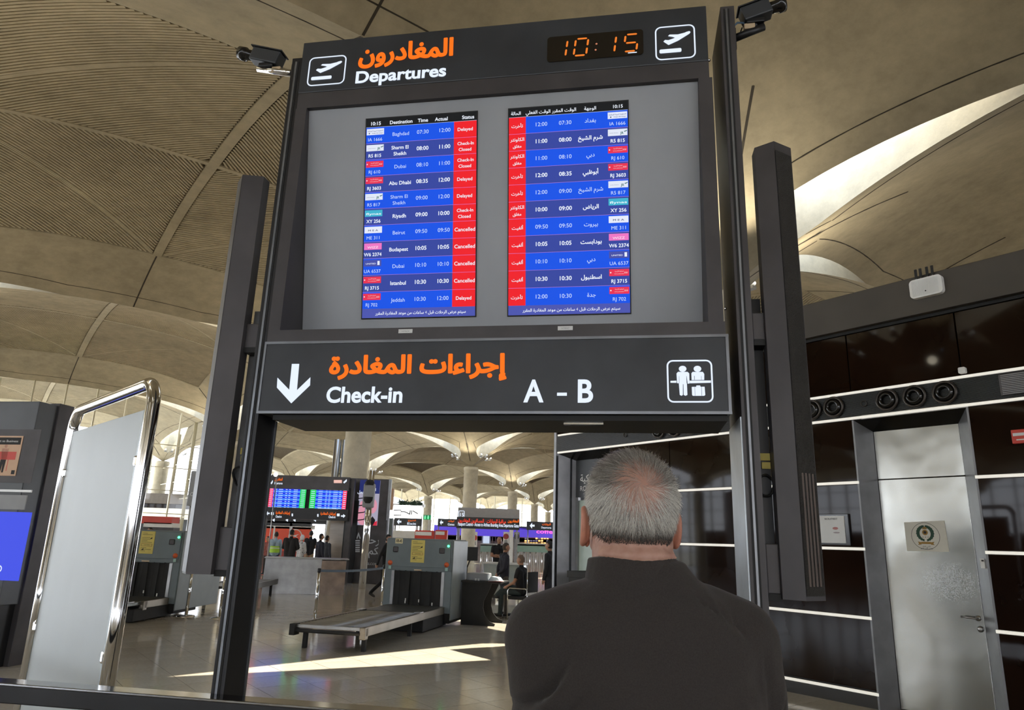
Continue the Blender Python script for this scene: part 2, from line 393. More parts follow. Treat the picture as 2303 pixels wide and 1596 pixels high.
# ================================================================= CEILING OF CONCRETE DOMES
HS, HM, HC = 5.417+EYE, 7.59+EYE, 9.253+EYE
def leafw(s):
    s = min(s, 18-s)
    if s < 1.15 or s > 6.9: return 0.
    if s < 2.0: return .78*math.sqrt(max(0, 1-((2.0-s)/.85)**2))
    return .78*(1-((s-2.0)/4.9)**1.15)
def gz(t): return 1-min(1, abs(t))**2.4
def surf(p, q):
    a, b = gz(p/9), gz(q/9); return HS+(HM-HS)*(a+b)+(HC-2*HM+HS)*a*b
def ss(a): return a*a*(3-2*a)
coords = sorted(set([0, 1.5, 3, 4.5, 5.99, 6.0, 6.06, 6.8, 7.5] + [9-s for s in (0, .25, .55, .85, 1.15, 1.22, 1.35, 1.5, 1.75, 2.0, 2.4, 2.8, 3.4, 4, 4.7, 5.4, 6, 6.5, 6.9)] + [.75, 2.25, 3.75]))
coords = sorted([-c for c in coords if c > 0]+coords)
PAN = 6.0
def warp(p, q):
    P = 9-leafw(9-abs(q)) if abs(q) < 9 else 9.
    Q = 9-leafw(9-abs(p)) if abs(p) < 9 else 9.
    p2 = p if abs(p) <= 6.06 else math.copysign(6.06+(abs(p)-6.06)*(P-6.06)/(9-6.06), p)
    q2 = q if abs(q) <= 6.06 else math.copysign(6.06+(abs(q)-6.06)*(Q-6.06)/(9-6.06), q)
    return p2, q2
def dome_mesh(smooth=False):
    mb = MB(); n = len(coords); idx = {}
    vs = []
    for i, p in enumerate(coords):
        for j, q in enumerate(coords):
            p2, q2 = warp(p, q); z = surf(p2, q2)
            if abs(p) <= 5.995 and abs(q) <= 5.995 and not smooth: z += .16
            vs.append((p2, q2, z)); idx[i, j] = i*n+j
    fs = []; fb = []
    for i in range(n-1):
        for j in range(n-1):
            f = (i*n+j, (i+1)*n+j, (i+1)*n+j+1, i*n+j+1)
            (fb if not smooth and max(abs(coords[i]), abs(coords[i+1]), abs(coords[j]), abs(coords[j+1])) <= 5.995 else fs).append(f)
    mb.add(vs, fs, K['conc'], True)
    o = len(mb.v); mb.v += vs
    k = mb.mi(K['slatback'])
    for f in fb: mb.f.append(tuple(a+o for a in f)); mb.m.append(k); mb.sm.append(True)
    # upstand round the rooflight openings
    us = MB(); k = mb.mi(K['conc2'])
    ring = [(i, 0) for i in range(n)]+[(n-1, j) for j in range(1, n)]+[(i, n-1) for i in range(n-2, -1, -1)]+[(0, j) for j in range(n-2, 0, -1)]
    H = 1.5
    for a in range(len(ring)):
        A, B = ring[a], ring[(a+1) % len(ring)]
        va, vb = vs[idx[A]], vs[idx[B]]
        opn = max(9-max(abs(va[0]), abs(va[1])), 9-max(abs(vb[0]), abs(vb[1]))) > .01
        mb.add([va, vb, (vb[0], vb[1], vb[2]+H), (va[0], va[1], va[2]+H)], [(0, 1, 2, 3)], K['conc2'], False)
    return mb.raw('dome')
dome_me = dome_mesh(); dome_sm = dome_mesh(True)
def strip(mb, pts, w, d, m, off=0.):                  # a bar of width w and depth d following the soffit, pts in dome coords
    vs = []; n = len(pts)
    for i, (p, q) in enumerate(pts):
        a = pts[max(i-1, 0)]; b = pts[min(i+1, n-1)]; dx, dy = b[0]-a[0], b[1]-a[1]; l = math.hypot(dx, dy); nx, ny = -dy/l*w/2, dx/l*w/2
        z = surf(p, q)
        vs += [(p+nx, q+ny, z+d), (p+nx, q+ny, z-off), (p-nx, q-ny, z-off), (p-nx, q-ny, z+d)]
    fs = []
    for i in range(n-1):
        for k in range(3): fs.append((i*4+k, (i+1)*4+k, (i+1)*4+k+1, i*4+k+1))
    mb.add(vs, fs, m)
def seg(a, b, step=.9):
    n = max(1, int(math.ceil(math.dist(a, b)/step))); return [(a[0]+(b[0]-a[0])*k/n, a[1]+(b[1]-a[1])*k/n) for k in range(n+1)]
def slats_mesh(pitch):
    mb = MB(); E_ = 5.97
    for sx, sy in ((1, 1), (-1, -1), (1, -1), (-1, 1)):
        t = .35
        while t < 2*E_-.1:
            a = (min(t, E_), max(0, t-E_)); b = (max(0, t-E_), min(t, E_))
            a = (max(a[0], .0), max(a[1], .08)); b = (max(b[0], .16), max(b[1], .0))
            strip(mb, [(sx*u, sy*v) for u, v in seg(a, b)], pitch*.50, .15, K['slat'])
            t += pitch*math.sqrt(2)
    return mb.raw('slats')
slat_me = slats_mesh(.098)
rb = MB()
strip(rb, seg((0, -6.05), (0, 6.05)), .26, .16, K['conc'], .02); strip(rb, seg((-6.05, 0), (6.05, 0)), .16, .16, K['conc'], .015)
rib_me = rb.raw('ribs')
jb = MB()
def jl(a, b, w=.035): strip(jb, seg(a, b, .7), w, .01, K['joint'], .006)
for sgn in (-1, 1):
    jl((sgn*6.05, 0), (sgn*8.98, 0), .045); jl((0, sgn*6.05), (0, sgn*8.98), .045)
    for e in (-1, 1):
        c = 7.95; jl((sgn*6.05, e*6.05), (sgn*8.6, e*8.6), .05)
        lim = 7.95
    for sw in (0, 1):
        pp = []
        for q in [c_*.35-7.0 for c_ in range(41)]:
            v = sgn*(9-leafw(9-abs(q))-.52); pp.append((v, q) if not sw else (q, v))
        strip(jb, pp, .03, .01, K['joint'], .006)
    for e in (-1, 1):
        jl((sgn*7.75, e*7.0), (sgn*8.22, e*7.35), .035); jl((sgn*7.0, e*7.75), (sgn*7.35, e*8.22), .035)
joint_me = jb.raw('joints')
ceiling = empty('ceiling', kind='structure')
ROOF = [(i, j) for i in range(-5, 5) for j in range(-5, 4)]
drop = {(i, j) for i in (-5, -4, -3, -2) for j in (1, 2, 3)} | {(-5, 0), (-4, 0)} | {(-1, 3), (-5, -5)}
SMOOTH = {(-2, -3), (-1, -3), (-1, -1)}
for (i, j) in ROOF:
    if (i, j) in drop: continue
    c = gpos(i+.5, j+.5)
    d = empty('dome', c, TH, parent=ceiling)
    link('dome_shell', dome_me if (i, j) not in SMOOTH else dome_sm, d)
    if c.length < 75 or c.y > 0:
        if (i, j) in SMOOTH: link('joint_seals', joint_me, d); continue
        if c.length < 70: setp(link('dome_slats', slat_me, d), kind='stuff')
        link('dome_ribs', rib_me, d); link('joint_seals', joint_me, d)
# ================================================================= COLUMNS
cm = MB()
cm.lathe([(.56, 0), (.56, .12), (.53, .13), (.53, HS-.25), (.56, HS-.24), (.56, HS-.06), (.50, HS+.02)], K['conc2'], 40)
cm.v += []; capm = MB()
cap_pts = []
for k in range(48):
    a = 2*math.pi*k/48; cap_pts.append(a)
vs = []; prof = [(.50, -.02), (.56, .05), (.68, .17), (.85, .27)]
col_me = cm.mesh('column')
lamp = MB()
for k in range(4):
    for e in (-1, 1):
        a = math.pi/2*k; cx, cy = math.cos(a)*1.55-math.sin(a)*.24*e, math.sin(a)*1.55+math.cos(a)*.24*e
        lamp.tube([(cx, cy, HS+.74), (cx*1.08, cy*1.08, HS+.86)], .06, K['white'], 10)
lampf = MB()
for k in range(4):
    for e in (-1, 1):
        a = math.pi/2*k; cx, cy = math.cos(a)*1.55-math.sin(a)*.24*e, math.sin(a)*1.55+math.cos(a)*.24*e
        lampf.box(cx-.08, cy-.08, HS+.66, cx+.08, cy+.08, HS+.74, K['steel_d'])
lamp_me = lamp.mesh('spotlights'); lf_me = lampf.mesh('spotlight_bases')
COLS = {(-1, -1): 'nearest thick round concrete column rising behind the distant departure board',
 (0, 0): 'round concrete column in mid hall, its spreading capital under the board centre',
 (1, 1): 'round concrete column behind and right of the mid hall column', (1, 2): 'slim far concrete column above the green exit sign',
 (2, 2): 'far concrete column third from the right end of the bright arches', (3, 3): 'farthest concrete column at the right end of the bright arches, warm lit capital',
 (-1, 1): 'concrete column between the chrome framed panel and the dark signpost, left side', (-1, -2): 'concrete column hidden behind the right speaker column, only its capital edge showing',
 (-1, 0): 'concrete column standing behind the left dark speaker column'}
for (i, j) in [(a, b) for a in range(-4, 5) for b in range(-4, 4)]:
    if (i, j) in {(-4, 2), (-4, 3), (-3, 3)}: continue
    if (i, j) in COLS: lab, gr = COLS[i, j], None
    else: lab, gr = 'plain round concrete roof column farther off in the hall, mostly hidden', 'roof columns hidden from view'
    o = empty('concrete_column', gpos(i, j), TH, lab, 'column', gr)
    link('shaft', col_me, o); link('spotlight', lamp_me, o); link('spotlight_base', lf_me, o)
# ================================================================= GLAZED FACADES
def facade(n, p0, p1, bays, arch=True, step=1.5, depth=.22):
    """glass wall from grid corner p0 to p1; its head follows the soffit edge arch"""
    d = (p1-p0); Ln = d.length; u = d/Ln; w = empty('window_%d' % n, p0, math.atan2(u.y, u.x), kind='structure')
    k = int(round(Ln/step)); pm = MB(); gm = MB(); rm = MB()
    def top(x): t = (x % SP)-9; return HS+(HM-HS)*gz(t/9)+.02
    me = MB(); me.box(-.035, -depth/2, 0, .035, depth/2, 1, K['mull'])
    mm = me.mesh('mullion')
    for a in range(k+1):
        x = Ln*a/k; o = link('mullion', mm, w, (x, 0, 0)); o.scale = (1, 1, top(x if a < k else x-.01))
    for a in range(k):
        x0, x1 = Ln*a/k, Ln*(a+1)/k; gm.add([(x0, 0, 0), (x1, 0, 0), (x1, 0, top(x1-.01)), (x0, 0, top(x0+.01))], [(0, 1, 2, 3)], K['glass'])
    for z in (1.3, 2.6, 3.9, 5.2, 6.5): rm.box(.0, -.03, z-.025, Ln, .03, z+.025, K['mull'])
    gm.build('glass_panes', w, kind=None); rm.build('transoms', w)
K['mull'] = mat('pale_mullion', (.58, .53, .38), .5, .1, noise=.1)
facade(1, gpos(-4, 0), gpos(-1, 0), 3)
facade(2, gpos(-1, 0), gpos(-1, 2), 2, step=4.5)
facade(3, gpos(-1, 2), gpos(0, 2), 1, step=3)
facade(4, gpos(0, 2), gpos(0, 3), 1, step=4.5)
facade(5, gpos(0, 3), gpos(4, 3), 4, step=3)
facade(6, gpos(-4, -4), gpos(-4, 0), 4)
wl0 = empty('wall_left_added', gpos(-3.93, -4.2), TH+R(90), kind='structure')  # unseen wall added so the dark panels and chrome reflect less sky
m = MB(); m.box(0, -.2, 0, 4.1*SP, .2, 3.3, mat('brown_grey_wall', (.10, .085, .07), .5, noise=.3, nscale=.4)); m.build('lower_wall', wl0)
wb_ = empty('wall_back_added', gpos(-4.2, -4.4), TH, kind='structure')  # unseen wall added behind the camera to dim reflections in the chrome
m = MB(); m.box(0, 0, 0, 8.5*SP, .3, 3.6, mat('grey_back_wall', (.12, .11, .10), .6, noise=.2, nscale=.5)); m.build('lower_wall', wb_)
for k in range(28): m = MB(); m.box(k*5.5, .05, 3.6, k*5.5+.15, .25, 8.5, K['mull']); m.build('mullion', wb_)
# ================================================================= DARK GLOSSY WALL ON THE RIGHT
WD = 8.4
wall = empty('wall_right', (An.x*WD, An.y*WD, 0), R(-90)+TH, kind='structure')
def wpt(px, py):
    p = onplane(px, py, An, WD); return (-(p.x*Bn.x+p.y*Bn.y), p.z)
XE0, XE1 = -9.6, 6.0
xs = [-9.6, -8.28, -7.02, -5.6, -4.18, -2.95, -1.5, 0, 1.5, 3, 4.5, 6.0]
zs = [.17, .945, 1.70, 2.46, 3.22]
pb = MB()
for a in range(len(xs)-1):
    x0, x1 = xs[a], xs[a+1]
    rows = list(zip(zs[:-1], zs[1:]))
    if a in (0, 4): rows = []
    for z0, z1 in rows:
        m = MB(); m.bbox(x0+.006, 0, z0+.02, x1-.006, .05, z1-.02, K['brown'], .004); m.build('wall_panel', wall)
    m = MB(); m.bbox(x0+.006, 0, 3.56, x1-.006, .05, 4.27, K['brown'], .004); m.build('wall_panel', wall)
bk = MB()
bk.box(XE0, .055, 3.25, XE1, .2, 4.28, K['groove']); bk.box(-8.28, .055, 0, -4.18, .2, 3.25, K['groove']); bk.box(-2.95, .055, 0, XE1, .2, 3.25, K['groove'])
bk.build('backing', wall)
def strips(z, segs, h=.032):
    for x0, x1 in segs:
        m = MB(); m.bbox(x0, -.018, z-h/2, x1, .012, z+h/2, K['strip'], .003); m.build('pale_strip', wall)
full = [(XE0+.03, XE1)]; part = [(-8.28, -4.18), (-2.95, XE1)]
strips(3.535, full, .030); strips(3.225, full, .030)
for z in (2.46, 1.70, .945): strips(z, part)
strips(.155, part, .03)
m = MB(); m.box(-8.28, .0, 0, -4.18, .05, .14, K['blackg']); m.box(-2.95, .0, 0, XE1, .05, .14, K['blackg']); m.build('baseboard', wall)
m = MB(); m.box(XE0, -.02, 3.245, XE1, .05, 3.515, K['ventb'] if 'ventb' in K else K['blackg']); m.build('vent_band', wall)
m = MB()
for k in range(26):
    z = 3.252+k*.0102; m.box(XE0+.01, -.028, z, XE1, -.02, z+.0042, K['black2'])
m.build('vent_ribs', wall, kind='stuff')
# fascia beam above
m = MB(); m.bbox(XE0-.05, -.10, 4.31, XE1, .35, 4.76, K['band'], .01); m.box(XE0-.05, -.02, 4.275, XE1, .3, 4.31, K['groove']); m.build('fascia_beam', wall)
m = MB(); m.box(XE0, .2, 4.5, XE1, 9, 4.7, K['black']); m.box(XE0, .2, 0, XE0+.15, 9, 4.5, K['black2']); m.box(XE0-.06, -.02, 0, XE0, .22, 4.3, K['steel_j']); m.build('room_shell', wall)
# air nozzles
def nozzle(x, z, lab):
    o = empty('air_nozzle', (x, -.03, z), 0, parent=wall)
    r = MB(); r.lathe([(.118, 0), (.132, -.012), (.128, -.03), (.108, -.034), (.10, -.02), (.098, .0)], K['nozz'], 28, axis='y'); r.build('ring', o)
    b_ = MB(); b_.lathe([(.098, .0), (.092, -.03), (.075, -.05), (.058, -.055), (.052, -.03), (.05, .02), (0, .02)], K['blackg'], 28, axis='y'); b_.build('ball', o)
K['nozz'] = mat('nozzle_bronze', (.05, .042, .036), .3, .5, noise=.1)
NZ = [(-4.68, 'leftmost air nozzle right of the speaker column, half hidden by it'), (-4.39, 'second air nozzle right of the speaker column'), (-3.745, 'left nozzle of the three above the steel door'),
 (-3.44, 'middle nozzle of the three above the steel door'), (-3.125, 'right nozzle of the three above the steel door'),
 (-7.19, 'left nozzle of the three seen under the board above the grey haired head'), (-6.885, 'middle nozzle of the three seen under the board above the grey haired head'), (-6.58, 'right nozzle of the three seen under the board above the grey haired head')]
for x, lab in NZ: nozzle(x, 3.385, lab)
m = MB(); m.lathe([(.035, 0), (.04, -.01), (.03, -.012), (.028, 0)], K['nozz'], 20, c=(-4.02, -.03, 3.38), axis='y'); m.lathe([(.035, 0), (.04, -.01), (.03, -.012), (.028, 0)], K['nozz'], 20, c=(-7.9, -.03, 3.38), axis='y'); m.build('small_socket', wall)
m = MB(); m.bbox(-2.60, -.045, 3.27, -1.6, -.02, 3.50, K['grille'] if 'grille' in K else K['frame'], .01)
for k in range(12): m.box(-2.58, -.052, 3.28+k*.018, -1.62, -.045, 3.286+k*.018, K['steel_d'])
m.build('vent_grille', wall)
# steel door recess
DR = .25
dx0, dx1, dh = -4.08, -3.135, 3.08
m = MB()
m.add([(-4.18, 0, 0), (dx0, DR, 0), (dx0, DR, dh), (-4.18, 0, 3.2)], [(0, 1, 2, 3)], K['steel_j'])
m.add([(-2.95, 0, 0), (dx1, DR, 0), (dx1, DR, dh), (-2.95, 0, 3.2)], [(3, 2, 1, 0)], K['steel_j'])
m.add([(-4.18, 0, 3.2), (dx0, DR, dh), (dx1, DR, dh), (-2.95, 0, 3.2)], [(0, 1, 2, 3)], K['blackg'])
m.box(-4.20, -.005, 0, -4.18, .06, 3.2, K['steel_j']); m.box(-2.95, -.005, 0, -2.93, .06, 3.2, K['steel_j'])
m.build('trim_1', kind='structure').parent = wall
door = empty('door_1', (0, 0, 0), 0, kind='structure', parent=wall)
def door_steel():
    m = bpy.data.materials.new('worn_door_steel'); m.use_nodes = True; N = m.node_tree.nodes; L = m.node_tree.links; b = N['Principled BSDF']
    b.inputs['Metallic'].default_value = 1; t = N.new('ShaderNodeTexCoord')
    n = N.new('ShaderNodeTexNoise'); n.inputs['Scale'].default_value = 90; n.inputs['Detail'].default_value = 10; n.inputs['Roughness'].default_value = .8; L.new(t.outputs['Object'], n.inputs[0])
    # a scratched patch at hand height
    mp = N.new('ShaderNodeMapping'); mp.vector_type = 'POINT'; mp.inputs['Location'].default_value = (3.42*2.0, 0, -1.38*2.9); mp.inputs['Scale'].default_value = (2.0, 0, 2.9); L.new(t.outputs['Object'], mp.inputs[0])
    ln = N.new('ShaderNodeVectorMath'); ln.operation = 'LENGTH'; L.new(mp.outputs[0], ln.inputs[0])
    r = N.new('ShaderNodeMapRange'); r.inputs[1].default_value = .25; r.inputs[2].default_value = 1.0; r.inputs[3].default_value = 1; r.inputs[4].default_value = 0; L.new(ln.outputs['Value'], r.inputs[0])
    q = N.new('ShaderNodeMapRange'); q.inputs[1].default_value = .38; q.inputs[2].default_value = .85; L.new(n.outputs[0], q.inputs[0])
    mu = N.new('ShaderNodeMath'); mu.operation = 'MULTIPLY'; L.new(r.outputs[0], mu.inputs[0]); L.new(q.outputs[0], mu.inputs[1])
    mc = N.new('ShaderNodeMix'); mc.data_type = 'RGBA'; L.new(mu.outputs[0], mc.inputs[0]); mc.inputs[6].default_value = (.36, .36, .335, 1); mc.inputs[7].default_value = (.50, .53, .56, 1); L.new(mc.outputs[2], b.inputs['Base Color'])
    rr = N.new('ShaderNodeMapRange'); rr.inputs[3].default_value = .20; rr.inputs[4].default_value = .5; L.new(mu.outputs[0], rr.inputs[0]); L.new(rr.outputs[0], b.inputs['Roughness'])
    n2 = N.new('ShaderNodeTexNoise'); n2.inputs['Scale'].default_value = 1.6; L.new(t.outputs['Object'], n2.inputs[0])
    bp = N.new('ShaderNodeBump'); bp.inputs['Strength'].default_value = .2; bp.inputs['Distance'].default_value = .05; L.new(n2.outputs[0], bp.inputs['Height']); L.new(bp.outputs[0], b.inputs['Normal'])
    return m
K['doorsteel'] = door_steel()
m = MB(); m.bbox(dx0+.004, DR, .01, dx1-.004, DR+.05, 2.50, K['doorsteel'], .004); m.build('door_leaf', door)
m = MB(); m.bbox(dx0+.004, DR, 2.508, dx1-.004, DR+.05, dh, K['doorsteel'], .004); m.build('transom_panel', door)
m = MB(); m.box(dx0-.05, DR+.05, 0, dx1+.05, DR+.07, dh+.05, K['groove']); m.build('door_backing', door)
m = MB(); m.tube([(-3.19, DR, 1.035), (-3.19, DR-.05, 1.035), (-3.20, DR-.06, 1.035), (-3.33, DR-.06, 1.042)], .010, K['steel'], 10); m.lathe([(.028, 0), (.028, -.008), (.0, -.008)], K['steel'], 16, c=(-3.19, DR, 1.035), axis='y')
m.build('door_handle', door)
m = MB(); m.lathe([(.03, 0), (.03, -.01), (.018, -.02), (0, -.02)], K['steel_d'], 16, c=(-3.18, DR, .93), axis='y'); m.build('door_lock', door)
def wobj(name, mb, lab, cat, y=0, group=None):
    o = mb.build(name, None, None, lab, cat, group); o.location = wall.location; o.rotation_euler = wall.rotation_euler; return o
# emblem sheet on the door
K['green'] = mat('emblem_green', (.012, .055, .03), .6, noise=.1); K['gold'] = mat('emblem_gold', (.30, .17, .03), .6, noise=.2)
es = empty('emblem_notice', wall.location, wall.rotation_euler.z, 'cream paper sheet with round green and gold wreath emblem taped on the steel door', 'notice')
m = MB(); Y = DR-.003; ex, ez = -3.615, 1.86
m.add([(-3.83, Y, 2.01), (-3.83, Y, 1.695), (-3.39, Y, 1.695), (-3.40, Y, 2.03)], [(0, 1, 2, 3)], mat('cream_paper', (.66, .64, .56), .7, noise=.04)); m.build('sheet', es)
m = MB(); Y -= .0015
def circ(r, n=36): return [(ex+r*math.cos(2*math.pi*k/n), ez+r*.98*math.sin(2*math.pi*k/n)) for k in range(n)]
ringpoly(m, circ(.150), circ(.146), Y, K['ink'])
m.build('ring', es)
m = MB()
for s_ in (-1, 1):
    for k in range(9):
        a = R(-80+k*18.5); a2 = R(-80+(k+1)*18.5)
        w1 = .012+.008*math.sin(k/9*math.pi)
        poly(m, [(ex+s_*(.078-w1)*math.cos(a), ez+.03+(.078-w1)*math.sin(a)), (ex+s_*(.078+w1)*math.cos(a), ez+.03+(.078+w1)*math.sin(a)), (ex+s_*(.078+w1*.7)*math.cos(a2), ez+.03+(.078+w1*.7)*math.sin(a2)), (ex+s_*(.078-w1)*math.cos(a2), ez+.03+(.078-w1)*math.sin(a2))], Y, K['green'])
m.build('wreath', es)
m = MB(); disc(m, ex, ez+.04, .030, Y, K['gold']); disc(m, ex, ez+.04, .016, Y-.0008, K['ink'], 16)
poly(m, [(ex-.025, ez+.075), (ex+.025, ez+.075), (ex+.02, ez+.095), (ex, ez+.105), (ex-.02, ez+.095)], Y, K['gold'])
poly(m, [(ex-.05, ez-.085), (ex+.05, ez-.085), (ex+.05, ez-.062), (ex-.05, ez-.062)], Y, K['gold'])
for s_ in (-1, 1): poly(m, [(ex+s_*.05, ez-.092), (ex+s_*.088, ez-.095), (ex+s_*.075, ez-.08), (ex+s_*.088, ez-.06), (ex+s_*.05, ez-.066)], Y-.0004, K['gold'])
m.build('badge', es, kind='stuff')
m = MB(); text(m, 'الأمن العام', ex, ez-.118, .014, K['ink'], ar=True, y=Y, bold=0); text(m, 'مكتب الأمن العام', ex, ez-.140, .013, K['ink'], ar=True, y=Y-.0005)
text(m, '+ + +', ex, ez-.022, .022, K['ink'], y=Y, bold=0)
m.build('lettering', es, kind='stuff')
# notice holder on the wall
nh = empty('notice_holder', wall.location, wall.rotation_euler.z, 'clear holder with white printed sheet on the dark wall left of the steel door', 'notice')
m = MB(); m.bbox(-4.72, -.030, 1.735, -4.335, -.0, 2.10, K['blackg'], .006); m.build('holder', nh)
m = MB(); m.box(-4.705, -.036, 1.76, -4.385, -.032, 2.075, K['paper']); m.build('sheet', nh)
m = MB(); text(m, 'RECRUITMENT', -4.545, 2.03, .02, K['ink'], y=-.0375, w=.16); disc(m, -4.50, 1.93, .035, -.0375, mat('stamp_red', (.45, .2, .2), .7, noise=.2), 20, .016); disc(m, -4.49, 1.88, .04, -.0375, mat('stamp_grey', (.35, .3, .32), .7, noise=.2), 20, .008)
m.build('print', nh, kind='stuff')
m = MB()
for k in range(22): m.tube([(-4.712, -.034, 1.77+k*.0138), (-4.722, -.045, 1.775+k*.0138), (-4.712, -.034, 1.78+k*.0138)], .0018, K['steel_d'], 5)
m.build('spiral_binding', nh, kind='stuff')
# wireless access point on the fascia
ap = empty('access_point', wall.location, wall.rotation_euler.z, 'white wireless access point with four black antennas on the grey fascia beam', 'access point')
m = MB(); pts = rrect(-3.31, 4.48, -2.965, 4.70, .045); m.prism(pts, -.165, -.10, K['white']); m.build('housing', ap)
m = MB()
for k in range(24): m.box(-3.28+k*.0118, -.169, 4.50, -3.276+k*.0118, -.165, 4.68, K['paper'])
m.build('cooling_ribs', ap, kind='stuff')
for k, x in enumerate((-3.235, -3.185, -3.115, -3.06)):
    m = MB(); m.bbox(x-.014, -.14, 4.70, x+.014, -.125, 4.83, K['rubber'], .004); m.cyl((x, -.132, 4.69), (x, -.132, 4.715), .012, K['steel_d'], 8); m.build('antenna', ap)
m = MB(); disc(m, -3.14, 4.54, .008, -.1705, K['ink'], 12); m.build('status_mark', ap)
m = MB(); pts = rrect(-2.965, 3.568, -2.895, 3.635, .014); m.prism(pts, -.045, .0, K['white']); wobj('door_sensor', m, 'small white square sensor on the dark wall above the ribbed band', 'sensor')
m = MB(); m.bbox(-3.035, .06, 1.54, -2.985, .10, 1.64, K['white'], .004); m.box(-3.02, .055, 1.61, -3.0, .062, 1.625, K['ink']); wobj('card_reader', m, 'narrow white card reader on the right jamb of the steel door', 'card reader')
rs = empty('red_sign', wall.location, wall.rotation_euler.z, 'red wall sign with white bands at the right edge of the view', 'sign')
m = MB(); m.bbox(-2.56, -.05, 2.77, -2.25, -.0, 2.91, K['red'], .006); m.build('plate', rs); m = MB(); rect(m, -2.545, 2.845, -2.27, 2.875, -.052, K['paper']); rect(m, -2.52, 2.80, -2.30, 2.812, -.052, K['paper']); m.build('bands', rs)
# glass doorway at the far end
m = MB()
m.add([(-9.56, 0, 0), (-9.42, .3, 0), (-9.42, .3, 3.1), (-9.56, 0, 3.2)], [(0, 1, 2, 3)], K['steel_j'])
m.add([(-8.28, 0, 0), (-8.40, .3, 0), (-8.40, .3, 3.1), (-8.28, 0, 3.2)], [(3, 2, 1, 0)], K['steel_j'])
m.add([(-9.56, 0, 3.2), (-9.42, .3, 3.1), (-8.40, .3, 3.1), (-8.28, 0, 3.2)], [(0, 1, 2, 3)], K['blackg'])
m.build('trim_2', kind='structure').parent = wall
d2 = empty('door_2', kind='structure', parent=wall)
m = MB(); m.box(-9.42, .3, 2.45, -8.40, .34, 3.1, K['black2']); text(m, 'ROYAL', -9.30, 2.56, .085, K['paper'], align='l', y=.295, bold=0); text(m, 'الملكية', -9.30, 2.72, .12, K['paper'], align='l', ar=True, y=.295); m.build('door_header', d2)
m = MB(); m.box(-9.36, .33, .9, -8.46, .345, 2.40, mat('frosted_pale_glass', (.42, .52, .48), .3, noise=.06)); m.build('glass_leaf', d2)
m = MB()
for x0, x1 in ((-9.42, -9.36), (-8.46, -8.40)): m.box(x0, .30, 0, x1, .36, 2.45, K['steel_d'])
m.box(-9.36, .3, .80, -8.46, .36, .9, K['strip']); m.box(-9.36, .3, 0, -8.46, .36, .8, K['black2']); m.build('door_frame', d2)
m = MB(); m.bbox(-8.75, -.50, 1.14, -8.1, -.06, 1.24, K['rubber'], .01); m.box(-8.72, -.48, 0, -8.13, -.10, 1.14, K['rubber']); wobj('reception_desk', m, 'black desk standing in front of the frosted glass doorway, behind the shoulder', 'desk')
# ================================================================= LOW RAIL IN FRONT
BD = 3.5; TB = R(10.037)
bX = Vector((math.cos(TB), -math.sin(TB), 0)); bY = Vector((math.sin(TB), math.cos(TB), 0))
BROOT = bY*BD
def bpt(px, py, depth=0.):                      # board-local x,z of the point seen at a pixel, on the plane at that depth
    p = onplane(px, py, bY, BD+depth); return (p.dot(bX), p.z)
rail = empty('barrier_rail', BROOT, -TB, 'low black barrier rail with polished top running across the foreground', 'rail')
m = MB(); m.bbox(-6.5, -.115, .79, 1.6, -.012, .872, K['black'], .006); m.build('beam', rail)
m = MB(); m.bbox(-6.5, -.118, .872, 1.6, -.008, .884, mat('dark_polished_top', (.30, .30, .31), .12, 1., noise=.2, nscale=2), .003); m.build('top_plate', rail)
for x in (-6.2, -4.3, -.9, 1.4):
    m = MB(); m.bbox(x-.03, -.09, 0, x+.03, -.03, .79, K['black'], .004); m.box(x-.08, -.14, 0, x+.08, .02, .012, K['black']); m.build('post', rail)
# ================================================================= DEPARTURE BOARD
K['inner'] = mat('brushed_inner_face', (.42, .46, .50), .35, .7, noise=.15, nscale=5)
board = empty('departure_board', BROOT, -TB, 'large near black departures board with two tall flight screens above a lit check-in panel', 'information board')
m = MB(); m.bbox(-2.075, .0, 0, -2.005, .20, 4.53, K['black'], .004); m.build('post', board)
m = MB(); m.bbox(.514, .0, 0, .590, .44, 4.62, K['frame'], .004); m.build('post', board)
m = MB(); m.box(.508, .01, 0, .514, .43, 2.27, K['inner']); m.build('inner_reflection_strip', board, label='inner post face, paler to carry its bright reflection')  # paler metal put here for the bright reflection on the inner face
for x in (.530, .552): m = MB(); m.box(x, -.003, 0, x+.009, .002, 4.6, K['groove']); m.build('groove', board)
m = MB(); m.box(.540, -.006, 0, .551, .002, 4.6, K['frame_l']); m.build('bright_profile', board)
for x in (-2.060, -2.036): m = MB(); m.box(x, -.003, 0, x+.009, .002, 4.5, K['groove']); m.build('groove', board)
m = MB(); m.box(-2.050, -.006, 0, -2.037, .002, 4.5, K['frame_l']); m.build('bright_profile', board)
m = MB(); m.box(-2.005, .19, 0, -1.998, .205, 2.27, K['frame_l']); m.build('back_edge', board)
# header sign
m = MB(); m.bbox(-2.012, 0, 4.273, .437, .40, 4.637, K['black2'], .006); m.build('header_panel', board)
hp = [o for o in C.objects if o.parent == board and o.name.startswith('header_panel')][0]
m = MB(); text(m, 'المغادرون', 0, 0, .1, K['orange'], ar=True, y=-.003, bold=.03, res=4); 
def place_text(mb, t, x0, x1, z0, z1, mt, ar=False, y=-.003, bold=.02, res=4):
    f_ = .0035 if ar else 0
    text(mb, t, (x0+x1)/2, 0, .1, mt, 'c', x1-x0-2*f_, y, bold*.5 if ar else bold, ar, res, (z0+f_, z1-f_), f_)
m = MB(); place_text(m, 'المغادرون', -1.634, -1.036, 4.408, 4.578, K['orange'], True, bold=.035); m.build('arabic_lettering', hp)
m = MB(); place_text(m, 'Departures', -1.640, -1.072, 4.282, 4.392, K['whiteL'], bold=.03); m.build('english_lettering', hp)
